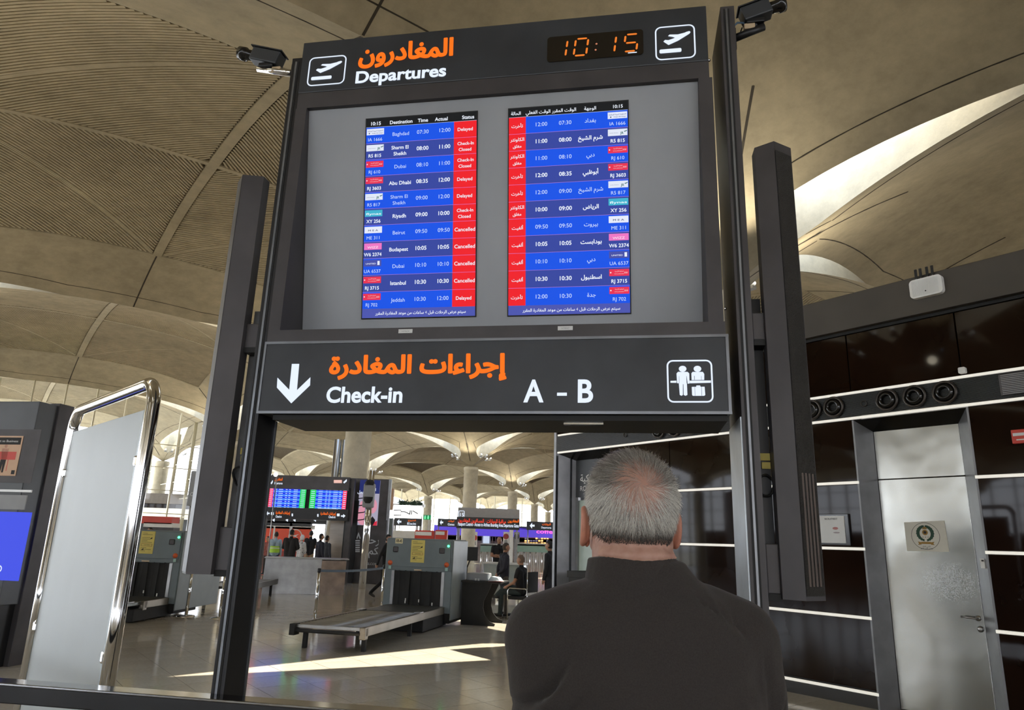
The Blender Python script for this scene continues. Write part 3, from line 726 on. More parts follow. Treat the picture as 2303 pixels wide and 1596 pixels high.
def cpoly(mb, pts, ox, oy, s, y, mt, plane=None): poly(mb, [(plane or bpt)(ox+a/s, oy+b/s) for a, b in pts], y, mt)
def plane_icon(x0, z0, w, h):
    m = MB(); rframe(m, x0, z0, x0+w, z0+h, .035, .008, -.003, K['whiteL'])
    def q(a, b): return (x0+(a-510)/435*w, z0+(722-b)/397*h)
    poly(m, [q(897, 418), q(885, 405), q(850, 412), q(760, 458), q(700, 480), q(655, 492), q(618, 486), q(600, 505), q(655, 550), q(760, 508), q(885, 436)], -.003, K['whiteL'])
    poly(m, [q(652, 445), q(668, 428), q(760, 434), q(835, 420), q(790, 450), q(735, 474), q(700, 458)], -.0034, K['whiteL'])
    m.add([(a, -.003, b) for a, b in rrect(*q(555, 642), *q(792, 596), .008)], [tuple(range(24))], K['whiteL'])
    m.build('aircraft_pictogram', hp)
plane_icon(-1.957, 4.315, .245, .205); plane_icon(.148, 4.297, .222, .222)
m = MB(); m.prism(rrect(-.469, 4.345, .082, 4.515, .02), -.004, -.001, K['ledoff']); m.build('clock_window', hp)
m = MB()
def seg7(mb, x, z, w, h, on, mt, t=.011, y=-.006, sl=.12):
    S_ = {'a': ((0, 1), (1, 1)), 'b': ((1, 1), (1, .5)), 'c': ((1, .5), (1, 0)), 'd': ((0, 0), (1, 0)), 'e': ((0, .5), (0, 0)), 'f': ((0, 1), (0, .5)), 'g': ((0, .5), (1, .5))}
    for k in on:
        (a, b), (c, d) = S_[k]; p = Vector((x+a*w+b*h*sl, z+b*h)); q = Vector((x+c*w+d*h*sl, z+d*h)); e = (q-p).normalized(); p += e*t*.6; q -= e*t*.6; n = Vector((-e.y, e.x))*t/2
        poly(mb, [tuple(p), tuple(p+e*t/2+n), tuple(q-e*t/2+n), tuple(q), tuple(q-e*t/2-n), tuple(p+e*t/2-n)], y, mt)
for x, on in ((-.435, 'bc'), (-.315, 'abcdef'), (-.155, 'bc'), (-.030, 'afgcd')): m = MB(); seg7(m, x, 4.372, .072, .112, on, K['clockL']); m.build('clock_digit', hp, kind='stuff')
m = MB()
for z in (4.40, 4.44): disc(m, -.188+(z-4.4)*.12, z, .006, -.006, mat('dim_colon', (.05, .02, .01), .4, 0, (.5, .18, .1), .5), 10)
m.build('clock_colon', hp, kind='stuff'); m = MB(); rect(m, -.005, 4.358, .045, 4.364, -.006, K['whiteL']); m.build('clock_dash', hp)
# middle cabinet frame round the recess
fr = MB()
fr.box(-2.005, 0, 4.165, .437, .42, 4.27, K['frame']); fr.box(-2.012, 0, 2.685, .458, .42, 2.752, K['frame'])
fr.box(-2.010, 0, 2.752, -1.939, .42, 4.165, K['frame']); fr.box(.378, 0, 2.752, .452, .42, 4.165, K['frame']); fr.box(-2.0, .40, 2.7, .45, .43, 4.3, K['black'])
fr.build('cabinet_frame', board)
TT = math.atan(.17)
pn = Vector((0, math.cos(TT), math.sin(TT)))
pnw = bY*pn.y+Vector((0, 0, 1))*pn.z
PD = pnw.dot(BROOT+bY*.03+Vector((0, 0, 4.165-EYE)))
def ppt(px, py):
    p = onplane(px, py, pnw, PD); x = p.dot(bX); y = p.dot(bY)-BD; z = p.z
    return x, (z-4.165)/math.cos(TT)          # along the tilted sheet
panel = empty('x', (0, 0, 0)); bpy.data.objects.remove(panel)
m = MB(); m.box(-1.937, 0, -1.50, .377, .012, 0, K['backp'])
bp_ = m.build('backing_sheet', board, (0, .03, 4.165)); bp_.rotation_euler = (TT, 0, 0)
def screen(c_tl, c_tr, c_bl, c_br, arab):
    P = [ppt(*c) for c in (c_tl, c_tr, c_bl, c_br)]
    x0 = (P[0][0]+P[2][0])/2; x1 = (P[1][0]+P[3][0])/2; zt = (P[0][1]+P[1][1])/2; zb = (P[2][1]+P[3][1])/2
    W, H = x1-x0, zt-zb
    m = MB(); m.box(-.006, -.006, -H-.006, W+.006, .0, .006, K['groove'])
    s = m.build('screen', board, (x0, .03-math.sin(TT)*zt-.001, 4.165+math.cos(TT)*zt)); s.rotation_euler = (TT, 0, 0)
    blue = emis('scr_blue', (.005, .085, .80), 1.); navy = emis('scr_navy', (.035, .06, .34), 1.); redm = emis('scr_red', (.85, .012, .02), 1.); foot = emis('scr_foot', (.07, .09, .42), 1.)
    blk = emis('scr_black', (.006, .007, .008), 1.); wh = emis('scr_white', (.85, .9, 1.), 1.); lt = emis('scr_light', (.60, .72, 1.), 1.); sep_ = emis('scr_sep', (.55, .25, .75), 1.)
    U = lambda u: u*W
    V = lambda v: -v*H
    hh, rh = .043, .0829
    m = MB(); rect(m, 0, V(hh), W, 0, -.007, blk); m.build('title_row', s)
    rows = [('IA 1666', 'Baghdad', '07:30', '12:00', 'D'), ('R5 815', 'Sharm El|Sheikh', '08:00', '11:00', 'C'), ('RJ 610', 'Dubai', '08:10', '11:00', 'C'), ('RJ 3603', 'Abu Dhabi', '08:35', '12:00', 'D'),
            ('R5 817', 'Sharm El|Sheikh', '09:00', '12:00', 'D'), ('XY 256', 'Riyadh', '09:00', '10:00', 'C'), ('ME 311', 'Beirut', '09:50', '09:50', 'X'), ('W6 2374', 'Budapest', '10:05', '10:05', 'X'),
            ('UA 6537', 'Dubai', '10:10', '10:10', 'X'), ('RJ 3715', 'Istanbul', '10:30', '10:30', 'X'), ('RJ 702', 'Jeddah', '10:30', '12:00', 'D')]
    AR = {'Baghdad': 'بغداد', 'Sharm El|Sheikh': 'شرم الشيخ', 'Dubai': 'دبي', 'Abu Dhabi': 'أبوظبي', 'Riyadh': 'الرياض', 'Beirut': 'بيروت', 'Budapest': 'بودابست', 'Istanbul': 'اسطنبول', 'Jeddah': 'جدة'}
    logo = {'IA': (.75, .8, .95), 'R5': (.75, .8, .92), 'RJ': (.80, .03, .08), 'XY': (.05, .45, .62), 'ME': (.78, .82, .95), 'W6': (.85, .18, .55), 'UA': (.06, .08, .38)}
    hz = .0155*H/1.24
    hz = .0232
    t = MB()
    if not arab:
        for tx, u in (('10:15', .09), ('Destination', .322), ('Time', .52), ('Actual', .685), ('Status', .925)): text(t, tx, U(u), V(.034), hz*.92, wh, bold=.02, y=-.009)
    else:
        for tx, u, a in (('الحالة', .06, 1), ('الوقت الفعلي', .25, 1), ('الوقت المقرر', .47, 1), ('الوجهة', .69, 1), ('10:15', .92, 0)): text(t, tx, U(u), V(.032), hz*.82, wh, bold=.015, y=-.009, ar=bool(a))
    t.build('title_lettering', s, kind='stuff')
    for k, (code, dest, tm, ac, st) in enumerate(rows):
        v0 = hh+k*rh; v1 = v0+rh; b = MB(); fld = blue if k % 2 == 0 else navy
        rect(b, 0, V(v1), W, V(v0), -.007, fld)
        if not arab: rect(b, U(.80), V(v1), W, V(v0), -.0075, redm)
        else: rect(b, 0, V(v1), U(.145), V(v0), -.0075, redm)
        rect(b, 0, V(v0+.0012), W, V(v0), -.0078, sep_ if k else lt)
        lm = emis('logo_%s' % code[:2], logo[code[:2]], 1.)
        lx0, lx1 = (.005, .165) if not arab else (.835, .995)
        rect(b, U(lx0), V(v0+.040), U(lx1), V(v0+.008), -.0078, lm)
        b.build('flight_row', s)
        t = MB(); fg = lt if k % 2 == 0 else wh; bo = 0 if k % 2 == 0 else .018
        ux = (lx0+lx1)/2
        text(t, code, U(ux), V(v0+.072), hz*.86, fg, bold=bo, y=-.009)
        c2 = {'RJ': (.9, .75, .8), 'XY': (.8, .95, 1), 'W6': (1, .75, .9), 'UA': (.8, .85, 1)}.get(code[:2], (.03, .04, .12)); lc = emis('logo_fg_%s' % code[:2], c2, 1.)
        zc = V(v0+.024)
        if code[:2] == 'XY': text(t, 'flynas', U(ux), V(v0+.032), .013, lc, y=-.009, w=U(.14))
        elif code[:2] == 'ME': text(t, 'M E A', U(ux), V(v0+.031), .010, lc, y=-.009, w=U(.09)); 
        elif code[:2] == 'UA': text(t, 'UNITED', U(ux-.015), V(v0+.030), .008, lc, y=-.009, w=U(.09)); rect(t, U(ux+.045), V(v0+.034), U(ux+.065), V(v0+.014), -.009, lc)
        elif code[:2] == 'W6': text(t, 'WIZZ', U(ux), V(v0+.034), .013, lc, y=-.009, w=U(.10))
        elif code[:2] == 'RJ': 
            text(t, 'الملكية الأردنية', U(ux), V(v0+.021), .006, lc, ar=True, y=-.009, bold=0, w=U(.07), res=1); text(t, 'ROYAL JORDANIAN', U(ux), V(v0+.032), .004, lc, y=-.009, bold=0, w=U(.075), res=1)
            for a in range(-2, 3): poly(t, [(U(ux+.055)+a*.004-.001, zc-.006), (U(ux+.055)+a*.004+.001, zc-.006), (U(ux+.055)+a*.0048, zc+.007)], -.009, lc)
            disc(t, U(ux-.068), zc, .004, -.009, lc, 10)
        elif code[:2] == 'R5': text(t, 'Jordan Aviation', U(ux-.03), V(v0+.028), .004, lc, y=-.009, bold=0, w=U(.07), res=1); text(t, 'JR', U(ux+.035), V(v0+.034), .014, emis('logo_green', (.02, .14, .12), 1.), y=-.0095, bold=.02); poly(t, [(U(ux+.05), zc+.004), (U(ux+.078), zc+.010), (U(ux+.078), zc+.006), (U(ux+.058), zc)], -.009, emis('logo_green', (.02, .14, .12), 1.))
        elif code[:2] == 'IA': text(t, 'الخطوط الجوية العراقية', U(ux), V(v0+.023), .007, lc, ar=True, y=-.009, bold=.01, w=U(.14), res=1); text(t, 'Iraqi Airways', U(ux+.02), V(v0+.034), .006, lc, y=-.009, w=U(.10), res=1); disc(t, U(ux-.055), V(v0+.032), .004, -.009, lc, 10)
        if not arab:
            ls = dest.split('|')
            if len(ls) == 2: text(t, ls[0], U(.315), V(v0+.038), hz*.92, fg, bold=bo, y=-.009); text(t, ls[1], U(.315), V(v0+.069), hz*.92, fg, bold=bo, y=-.009)
            else: text(t, ls[0], U(.32), V(v0+.052), hz*.95, fg, bold=bo, y=-.009)
            text(t, tm, U(.52), V(v0+.050), hz, fg, bold=bo, y=-.009); text(t, ac, U(.72), V(v0+.049), hz, fg, bold=bo, y=-.009)
            if st == 'D': text(t, 'Delayed', U(.90), V(v0+.05), hz*.86, wh, y=-.009)
            elif st == 'C': text(t, 'Check-In', U(.905), V(v0+.038), hz*.82, wh, y=-.009); text(t, 'Closed', U(.90), V(v0+.068), hz*.82, wh, y=-.009)
            else: text(t, 'Cancelled', U(.905), V(v0+.05), hz*.95, wh, y=-.009, w=U(.18))
        else:
            text(t, AR[dest], U(.69), V(v0+.050), hz*.98, fg, bold=bo+.006, y=-.009, ar=True)
            text(t, tm, U(.48), V(v0+.052), hz, fg, bold=bo, y=-.009); text(t, ac, U(.28), V(v0+.052), hz, fg, bold=bo, y=-.009)
            if st == 'D': text(t, 'تأخرت', U(.072), V(v0+.052), hz*.80, wh, y=-.009, ar=True)
            elif st == 'C': text(t, 'الكاونتر', U(.072), V(v0+.036), hz*.85, wh, y=-.009, ar=True, w=U(.12)); text(t, 'مغلق', U(.072), V(v0+.068), hz*.72, wh, y=-.009, ar=True)
            else: text(t, 'ألغيت', U(.076), V(v0+.052), hz*.80, wh, y=-.009, ar=True)
        t.build('row_lettering', s, kind='stuff')
    m = MB(); rect(m, 0, V(1), W, V(hh+11*rh), -.007, foot); m.build('footer_row', s)
    m = MB(); text(m, 'سيتم عرض الرحلات قبل 4 ساعات من موعد المغادرة المقرر', U(.52), V(.985), .017, wh, y=-.009, ar=True, w=U(.80)); m.build('footer_lettering', s)
screen((824, 270), (1071, 252), (817, 716), (1071, 710), False); screen((1144, 247), (1410, 228), (1145, 710), (1419, 703), True)
for i, x in enumerate((-1.246, -.382)):
    m = MB(); m.box(x, -.003, 2.720, x+.078, 0, 2.742, K['paper']); text(m, '1478047' if i else '1470624', x+.039, 2.726, .009, K['plasticg'], y=-.0035, bold=0); m.build('asset_label', board)
# lower check-in sign
low = MB(); low.bbox(-2.010, -.006, 2.283, .468, .43, 2.682, K['black2'], .004); lo = low.build('checkin_panel', board)
m = MB(); m.box(-2.012, -.012, 2.279, .470, .0, 2.293, K['frame_l']); m.box(-2.012, -.012, 2.668, .470, .0, 2.682, K['frame_l']); m.box(.455, -.011, 2.283, .469, .0, 2.68, K['frame_l']); m.box(-2.013, -.011, 2.283, -2.002, .0, 2.68, K['frame_l']); m.build('edge_profile', lo, label='bright metal edge profile')
m = MB(); cpoly(m, [(606, 420), (645, 420), (633, 558), (704, 490), (702, 533), (603, 628), (527, 545), (530, 492), (592, 556)], 400, 640, 2.348, -.009, K['whiteL']); m.build('down_arrow', lo)
m = MB(); place_text(m, 'إجراءات المغادرة', -1.620, -.642, 2.452, 2.600, K['orange'], True, -.009, .035); m.build('arabic_lettering', lo)
m = MB(); place_text(m, 'Check-in', -1.620, -1.195, 2.336, 2.426, K['whiteL'], False, -.009, .03); m.build('english_lettering', lo)
for ch, x0, x1, z0, z1 in (('A', -.552, -.448, 2.338, 2.457), ('-', -.380, -.330, 2.372, 2.388), ('B', -.275, -.198, 2.336, 2.456)): m = MB(); place_text(m, ch, x0, x1, z0, z1, K['whiteL'], False, -.009, .025); m.build('zone_letter', lo)
m = MB(); rframe(m, .166, 2.336, .386, 2.552, .03, .008, -.009, K['whiteL'])
O = (1480, 660, 4.987)
for cx, cz in ((274, 848), (440, 848)):
    a = bpt(O[0]+cx/O[2], O[1]+cz/O[2]); disc(m, a[0], a[1], .0185, -.009, K['whiteL'], 18, .0155)
cpoly(m, [(222, 882), (330, 882), (348, 900), (352, 1012), (330, 1015), (320, 930), (322, 1015), (328, 1140), (305, 1150), (286, 1140), (283, 1020), (277, 1020), (277, 1140), (262, 1150), (242, 1140), (232, 1010), (212, 1008), (206, 900)], *O, -.0094, K['whiteL'])
cpoly(m, [(385, 882), (500, 882), (516, 905), (516, 972), (375, 974), (372, 900)], *O, -.009, K['whiteL'])
cpoly(m, [(138, 982), (205, 980), (205, 1005), (138, 1004)], *O, -.009, K['whiteL']); cpoly(m, [(352, 980), (590, 978), (590, 1004), (355, 1010)], *O, -.009, K['whiteL'])
cpoly(m, [(376, 1050), (520, 1048), (528, 1140), (515, 1150), (390, 1150), (380, 1140)], *O, -.009, K['whiteL']); cpoly(m, [(425, 1048), (428, 1034), (470, 1034), (474, 1048)], *O, -.009, K['whiteL'])
m.build('checkin_pictogram', lo)
m = MB()
for a, b_ in (((404, 928), (408, 972)), ((482, 928), (484, 972)), ((410, 1052), (414, 1148)), ((485, 1050), (490, 1148)), ((234, 930), (236, 1010)), ((318, 930), (320, 1010))):
    p, q = bpt(O[0]+a[0]/O[2], O[1]+a[1]/O[2]), bpt(O[0]+b_[0]/O[2], O[1]+b_[1]/O[2]); rect(m, min(p[0], q[0])-.0006, min(p[1], q[1]), max(p[0], q[0])+.0006, max(p[1], q[1]), -.0100, K['black2'])
m.build('pictogram_gaps', lo, kind='stuff')
m = MB(); m.box(-1.93, .02, 2.25, .45, .42, 2.283, K['groove']); m.build('underside_tray', board)
m = MB(); m.box(-.35, .05, 2.236, -.15, .09, 2.25, K['chrome']); m.build('underside_catch', board)
for z in (4.30, 3.86, 2.83, 2.36):
    m = MB(); m.lathe([(.009, 0), (.007, .010), (0, .012)], K['chrome'], 10, c=(.462 if z < 3 else .44, .035, z), axis='x'); m.build('side_bolt', board)
# ================================================================= COLUMN SPEAKERS BESIDE THE POSTS
K['plate'] = mat('worn_plate', (.16, .165, .17), .5, .3, noise=.35, nscale=6)
K['lface'] = mat('side_face_grey', (.15, .15, .155), .4, .5, noise=.15, nscale=5)  # lighter grey than the rest of the speaker housing
K['mesh'] = mat('perforated_grille', (.035, .033, .030), .6, .3, noise=.2, bump=.6, bscale=160)
def speaker(pts, lab, left):
    s = empty('column_speaker', BROOT, -TB, lab, 'column speaker')
    m = MB(); m.prism(pts, 1.44, 3.71, K['frame'], 'z'); m.build('housing', s)
    if left:
        m = MB(); a, b_ = pts[1], pts[2]; m.add([(a[0]-.002, a[1]-.003, 1.45), (b_[0], b_[1]-.003, 1.45), (b_[0], b_[1]-.003, 3.70), (a[0]-.002, a[1]-.003, 3.70)], [(0, 1, 2, 3)], K['lface']); m.build('side_face', s, label='lighter grey side face')
    else:
        m = MB(); a, b_ = pts[2], pts[3]
        m.add([(a[0]+.004, a[1]-.001, 1.46), (b_[0]-.003, b_[1]-.004, 1.46), (b_[0]-.003, b_[1]-.004, 3.66), (a[0]+.004, a[1]-.001, 3.66)], [(0, 1, 2, 3)], K['mesh']); m.build('grille', s, label='finely perforated grille face')
        m = MB()
        for k in range(4):
            t0 = .25+.18*k; p = (a[0]*(1-t0)+b_[0]*t0, a[1]*(1-t0)+b_[1]*t0-.006); m.box(p[0]-.004, p[1]-.002, 1.5, p[0]+.004, p[1]+.002, 2.0, mat('bronze_ribs', (.10, .075, .065), .5, .3, noise=.1))
        m.build('inner_ribs', s)
    return s
lsp = speaker([(-2.335, .09), (-2.335, .02), (-2.272, -.045), (-2.155, -.01), (-2.155, .06)], 'tall angular dark column speaker mounted left of the departures board', True)
rsp = speaker([(.650, .08), (.650, -.005), (.738, -.06), (.838, .02), (.838, .10)], 'tall angular dark column speaker with perforated face right of the departures board', False)
for s, x0, x1 in ((lsp, -2.155, -2.078), (rsp, .592, .650)):
    for z, h in ((2.66, .14), (1.46, .22)):
        m = MB(); m.bbox(x0, .02, z, x1, .10, z+h, K['frame'], .005); m.box(x0+.002, .018, z-.03, x1-.002, .10, z, K['groove']); m.build('bracket', s)
    m = MB(); m.box(x0-.01 if x0 < 0 else x0, .10, 1.6, x1, .12, 2.9, K['plate'] if x0 < 0 else K['black']); m.build('mounting_plate', s)
    m = MB(); m.box((x0+x1)/2-.02, .090, 2.07, (x0+x1)/2+.028, .098, 2.105, K['yellow']); m.box((x0+x1)/2-.012, .088, 2.03, (x0+x1)/2+.028, .096, 2.062, K['yellow']); 
    m.build('warning_labels', s)
    m = MB(); cx = (x0+x1)/2
    m.tube([(cx+.035*math.cos(t_)*(1+.1*math.sin(3*t_)), .075+.01*math.sin(2*t_), 1.95+.05*math.sin(t_)) for t_ in [k*.35 for k in range(30)]], .006, K['rubber'], 6); m.build('cable_coil', s)
# ================================================================= CAMERAS ON ARMS
def camera_unit(root, lab, p0, p1, c0, c1, lens_r=.05):
    o = empty('security_camera', root, -TB, lab, 'camera'); p0, p1, c0, c1 = map(Vector, (p0, p1, c0, c1))
    m = MB(); m.cyl(p0, p1, .022, K['chrome'] if lab.startswith('left') else K['black'], 12); m.build('arm', o)
    m = MB(); d = (p1-p0).normalized(); m.box(p0.x-.015, p0.y-.03, p0.z-.09, p0.x+.015, p0.y+.03, p0.z+.05, K['black']); m.build('wall_plate', o)
    d = (c1-c0); L_ = d.length; d.normalize(); q = d.to_track_quat('X', 'Z').to_matrix().to_4x4(); T = Matrix.Translation(c0) @ q
    m = MB(); m.bbox(0, -.042, -.045, L_*.66, .042, .045, K['black2'], .008); m.xf(T); m.build('camera_body', o)
    m = MB(); m.bbox(-.01, -.048, .046, L_*.72, .048, .054, K['black'], .003); m.xf(T); m.build('sun_cover', o)
    m = MB(); m.lathe([(.028, L_*.66), (.034, L_*.70), (.034, L_*.84), (.045, L_*.86), (.045, L_), (.036, L_), (.034, L_*.95), (0, L_*.95)], K['blackg'], 20, axis='x'); m.xf(T); m.build('lens', o)
    m = MB(); m.lathe([(.032, L_*.953), (.015, L_*.975), (0, L_*.98)], K['chrome'], 16, axis='x'); m.xf(T); m.build('lens_glass', o)
    m = MB(); e = c0+d*L_*.3; m.cyl(e-Vector((0, 0, .04)), (e.x, e.y, p1.z+.0), .014, K['black'], 8); m.bbox(e.x-.05, e.y-.03, e.z-.075, e.x+.05, e.y+.03, e.z-.045, K['black'], .006); m.build('pan_joint', o)
    m = MB(); m.bbox(c0.x-.02+d.x*.03, c0.y-.02, c0.z-.085, c0.x+.04+d.x*.03, c0.y+.02, c0.z-.05, mat('beige_cover', (.55, .42, .27), .5, noise=.1), .004); m.build('cable_gland', o)
    m = MB(); m.tube([c0+Vector((0, 0, -.06)), c0.lerp(p0, .3)+Vector((0, .02, -.06)), c0.lerp(p0, .6)+Vector((0, .03, -.02)), p0+Vector((0, .02, .03))], .004, K['rubber'], 6); m.build('cable', o)
    return o
cl = lambda px, py: (lambda q: (q[0], .10, q[1]))(bpt(px, py, .10))
camera_unit(BROOT, 'left security camera on a chrome arm at the top of the left post', cl(664, 166), cl(581, 155), cl(632, 138), cl(541, 120))
camera_unit(BROOT, 'right security camera on a dark arm at the top of the right post', cl(1648, 88), cl(1718, 60), cl(1668, 42), cl(1763, 8))
m = MB(); q0 = cl(1652, 80); m.tube([Vector(q0)+Vector(v) for v in ((0, 0, 0), (-.005, .0, .06), (.02, 0, .085), (.055, 0, .08), (.07, .01, .04), (.05, .01, .01))], .006, mat('blue_cable', (.12, .22, .35), .5, noise=.1), 8)
o = m.build('blue_cable_loop', None, BROOT, 'blue grey cable looping out of the right post top beside the camera', 'cable'); o.rotation_euler = (0, 0, -TB)
# ================================================================= CHROME FRAMED PANEL
P0, P1 = onz(172, 925, 2.6), onz(353, 856, 2.6)
P0.z = P1.z = 0; dv = (P1-P0); SL = dv.length
st = empty('framed_screen', P0, math.atan2(dv.y, dv.x), 'tall chrome tube frame holding a frosted pale panel, left of the board', 'barrier panel')
r_ = .043; bend = .16
pts = [(0, 0, 0), (0, 0, 1.2), (0, 0, 2.6-bend)]+[(bend-bend*math.cos(R(a)), 0, 2.6-bend+bend*math.sin(R(a))) for a in range(10, 91, 10)]+[(SL-bend+bend*math.sin(R(a)), 0, 2.6-bend+bend*math.cos(R(a))) for a in range(0, 91, 10)]+[(SL, 0, 1.2), (SL, 0, 0)]
m = MB(); m.tube(pts, r_, K['chrome'], 20); m.build('tube_frame', st)
K['frost'] = mat('frosted_panel', (.40, .445, .455), .45, 0, noise=.06, nscale=1.2)
m = MB(); m.bbox(.06, -.008, .12, SL-.13, .008, 2.42, K['frost'], .003); m.build('frosted_panel', st)
m = MB(); m.box(SL-.13, -.012, .12, SL-.105, .012, 2.42, mat('teal_edge', (.12, .18, .18), .3, noise=.1)); m.build('panel_edge', st)
for x, z in ((.055, 2.08), (.055, .9), (SL-.09, 2.08), (SL-.09, .9)):
    m = MB(); m.bbox(x-.03, -.03, z-.035, x+.03, .03, z+.035, K['chrome'], .014); m.build('clamp', st)
for x in (0, SL): m = MB(); m.lathe([(.10, 0), (.10, .008), (.05, .012), (.045, .03)], K['chrome'], 24, c=(x, 0, 0)); m.build('foot_flange', st)
# ================================================================= INFORMATION TOTEM, LEFT EDGE
F = onz(32, 1501); KD = F.dot(bY)
K['kgrey'] = mat('totem_grey', (.085, .09, .098), .4, .2, noise=.12, nscale=2)
kz = empty('information_totem', bY*KD, -TB, 'black information totem with poster and blue touch screen at the left edge', 'kiosk')
def kpt(px, py, dep=0):
    p = onplane(px, py, bY, KD+dep); return p.dot(bX), p.z
kx1 = kpt(136, 907)[0]; kt = kpt(136, 907)[1]; fx1 = kpt(90, 902, -.3)[0]; kt2 = kpt(90, 902, -.3)[1]
m = MB(); m.bbox(kx1-.15, 0, 0, kx1, .25, kt, K['frame'], .006); m.box(kx1-.152, -.004, 0, kx1-.135, .01, kt, K['frame_l']); m.build('post', kz)
m = MB(); m.bbox(fx1-2.2, -.30, .72, fx1, .02, kt2, K['kgrey'], .01); m.box(fx1-.002, -.29, .9, kx1-.15, .02, kt2-.01, K['groove']); m.build('cabinet', kz)
m = MB(); m.bbox(fx1-2.2, -.34, 0.0, fx1-.05, .02, .95, K['black'], .01); m.build('lower_cabinet', kz)
def kr(px0, py0, px1, py1, m_, name, th=.01, base=-.30, x_min=None):
    a = kpt(px0, py0, base); b_ = kpt(px1, py1, base); x0, x1 = (a[0] if x_min is None else x_min), b_[0]
    mb = MB(); mb.box(x0, base-th, min(a[1], b_[1]), x1, base, max(a[1], b_[1]), m_); return mb.build(name, kz), (x0, x1, min(a[1], b_[1]), max(a[1], b_[1]))
kr(0, 965, 70, 1086, K['frame'], 'poster_recess', .006, x_min=fx1-1.2)
po, q = kr(0, 980, 36, 1070, mat('tan_poster', (.62, .40, .26), .5, noise=.05), 'poster', .012, x_min=fx1-.85)
pm = MB(); X1 = q[1]; Z0, Z1 = q[2], q[3]; yy = -.313
rect(pm, X1-.50, Z1-.11, X1-.02, Z1-.02, yy, K['ink']); text(pm, 'Passport to Business', X1-.27, Z1-.08, .03, K['paper'], y=yy-.001, w=.42, bold=0)
rect(pm, X1-.50, Z1-.30, X1-.05, Z1-.20, yy, K['red']); rect(pm, X1-.155, Z0+.06, X1-.145, Z1-.30, yy, K['red'])
disc(pm, X1-.22, Z0+.37, .022, yy, K['skin'], 14); poly(pm, [(X1-.27, Z0+.34), (X1-.17, Z0+.34), (X1-.18, Z0+.2), (X1-.26, Z0+.2)], yy, K['skin']); poly(pm, [(X1-.26, Z0+.2), (X1-.18, Z0+.2), (X1-.19, Z0+.04), (X1-.215, Z0+.04), (X1-.22, Z0+.15), (X1-.23, Z0+.04), (X1-.26, Z0+.04)], yy, K['ink']); rect(pm, X1-.07, Z0+.02, X1-.02, Z0+.07, yy, K['ink'])
pm.build('poster_print', po)
kr(0, 1100, 72, 1107, K['steel'], 'silver_strip', .02, x_min=fx1-2.1)
kr(0, 1112, 56, 1146, K['plasticg'], 'grey_fascia', .012, x_min=fx1-2.1)
sc_o, q = kr(0, 1150, 42, 1306, emis('touch_blue', (.06, .09, .80), 1.), 'touch_screen', .02, x_min=fx1-1.1)
pm = MB(); ringpoly(pm, [(q[1]-.28+.035*math.cos(a*.4), q[2]+.13+.04*math.sin(a*.4)) for a in range(16)], [(q[1]-.28+.022*math.cos(a*.4), q[2]+.13+.027*math.sin(a*.4)) for a in range(16)], -.322, K['whiteL']); pm.build('screen_print', sc_o)
m = MB(); m.lathe([(.05, -.34), (.05, -.38), (0, -.39)], K['chrome'], 16, c=(fx1-.30, 0, .70), axis='y'); m.build('round_handle', kz)
# ================================================================= BODIES
def capsule(bm, p0, p1, r0, r1, n=12, sc_=(1, 1, 1)):
    p0, p1 = Vector(p0), Vector(p1); d = p1-p0; L_ = max(d.length, 1e-5); q = d.to_track_quat('Z', 'Y') if d.length > 1e-5 else Euler((0, 0, 0)).to_quaternion()
    prof = [(r0*math.sin(R(a)), -r0*math.cos(R(a))) for a in (0, 25, 50, 75)]+[(r0, 0), (r1, L_)]+[(r1*math.cos(R(a)), L_+r1*math.sin(R(a))) for a in (20, 45, 70, 90)]
    rings = []
    for (r, z) in prof:
        if r < 1e-6: rings.append([bm.verts.new(p0+q @ Vector((0, 0, z)))]); continue
        rings.append([bm.verts.new(p0+q @ Vector((r*math.cos(2*math.pi*k/n)*sc_[0], r*math.sin(2*math.pi*k/n)*sc_[1], z))) for k in range(n)])
    for a, b in zip(rings[:-1], rings[1:]):
        for k in range(n):
            k2 = (k+1) % n
            if len(a) == 1: bm.faces.new((a[0], b[k2], b[k]))
            elif len(b) == 1: bm.faces.new((a[k], a[k2], b[0]))
            else: bm.faces.new((a[k], a[k2], b[k2], b[k]))
def ellipsoid(bm, c, r, rot=None, seg=24):
    M = Matrix.Translation(c) @ (rot.to_matrix().to_4x4() if rot else Matrix()) @ Matrix.Diagonal((*r, 1))
    bmesh.ops.create_uvsphere(bm, u_segments=seg, v_segments=seg//2+2, radius=1, matrix=M)
def remesh(bm, name, voxel, smooth=3):
    me = bpy.data.meshes.new(name); bm.normal_update(); bm.to_mesh(me); bm.free()
    o = bpy.data.objects.new('tmp', me); C.objects.link(o)
    md = o.modifiers.new('r', 'REMESH'); md.mode = 'VOXEL'; md.voxel_size = voxel; md.use_smooth_shade = True
    if smooth: s = o.modifiers.new('s', 'SMOOTH'); s.iterations = smooth; s.factor = .6
    bpy.context.view_layer.update()
    out = bpy.data.meshes.new_from_object(o.evaluated_get(bpy.context.evaluated_depsgraph_get())); out.name = name
    bpy.data.objects.remove(o); bpy.data.meshes.remove(me)
    out.polygons.foreach_set('use_smooth', [True]*len(out.polygons)); return out
def segdist(P, a, b):
    a, b = np.array(a), np.array(b); d = b-a; t = np.clip(((P-a)@d)/max(d@d, 1e-9), 0, 1); return np.linalg.norm(P-(a+t[:, None]*d), axis=1)
def centers(me):
    c = np.zeros(len(me.polygons)*3); me.polygons.foreach_get('center', c); return c.reshape(-1, 3)
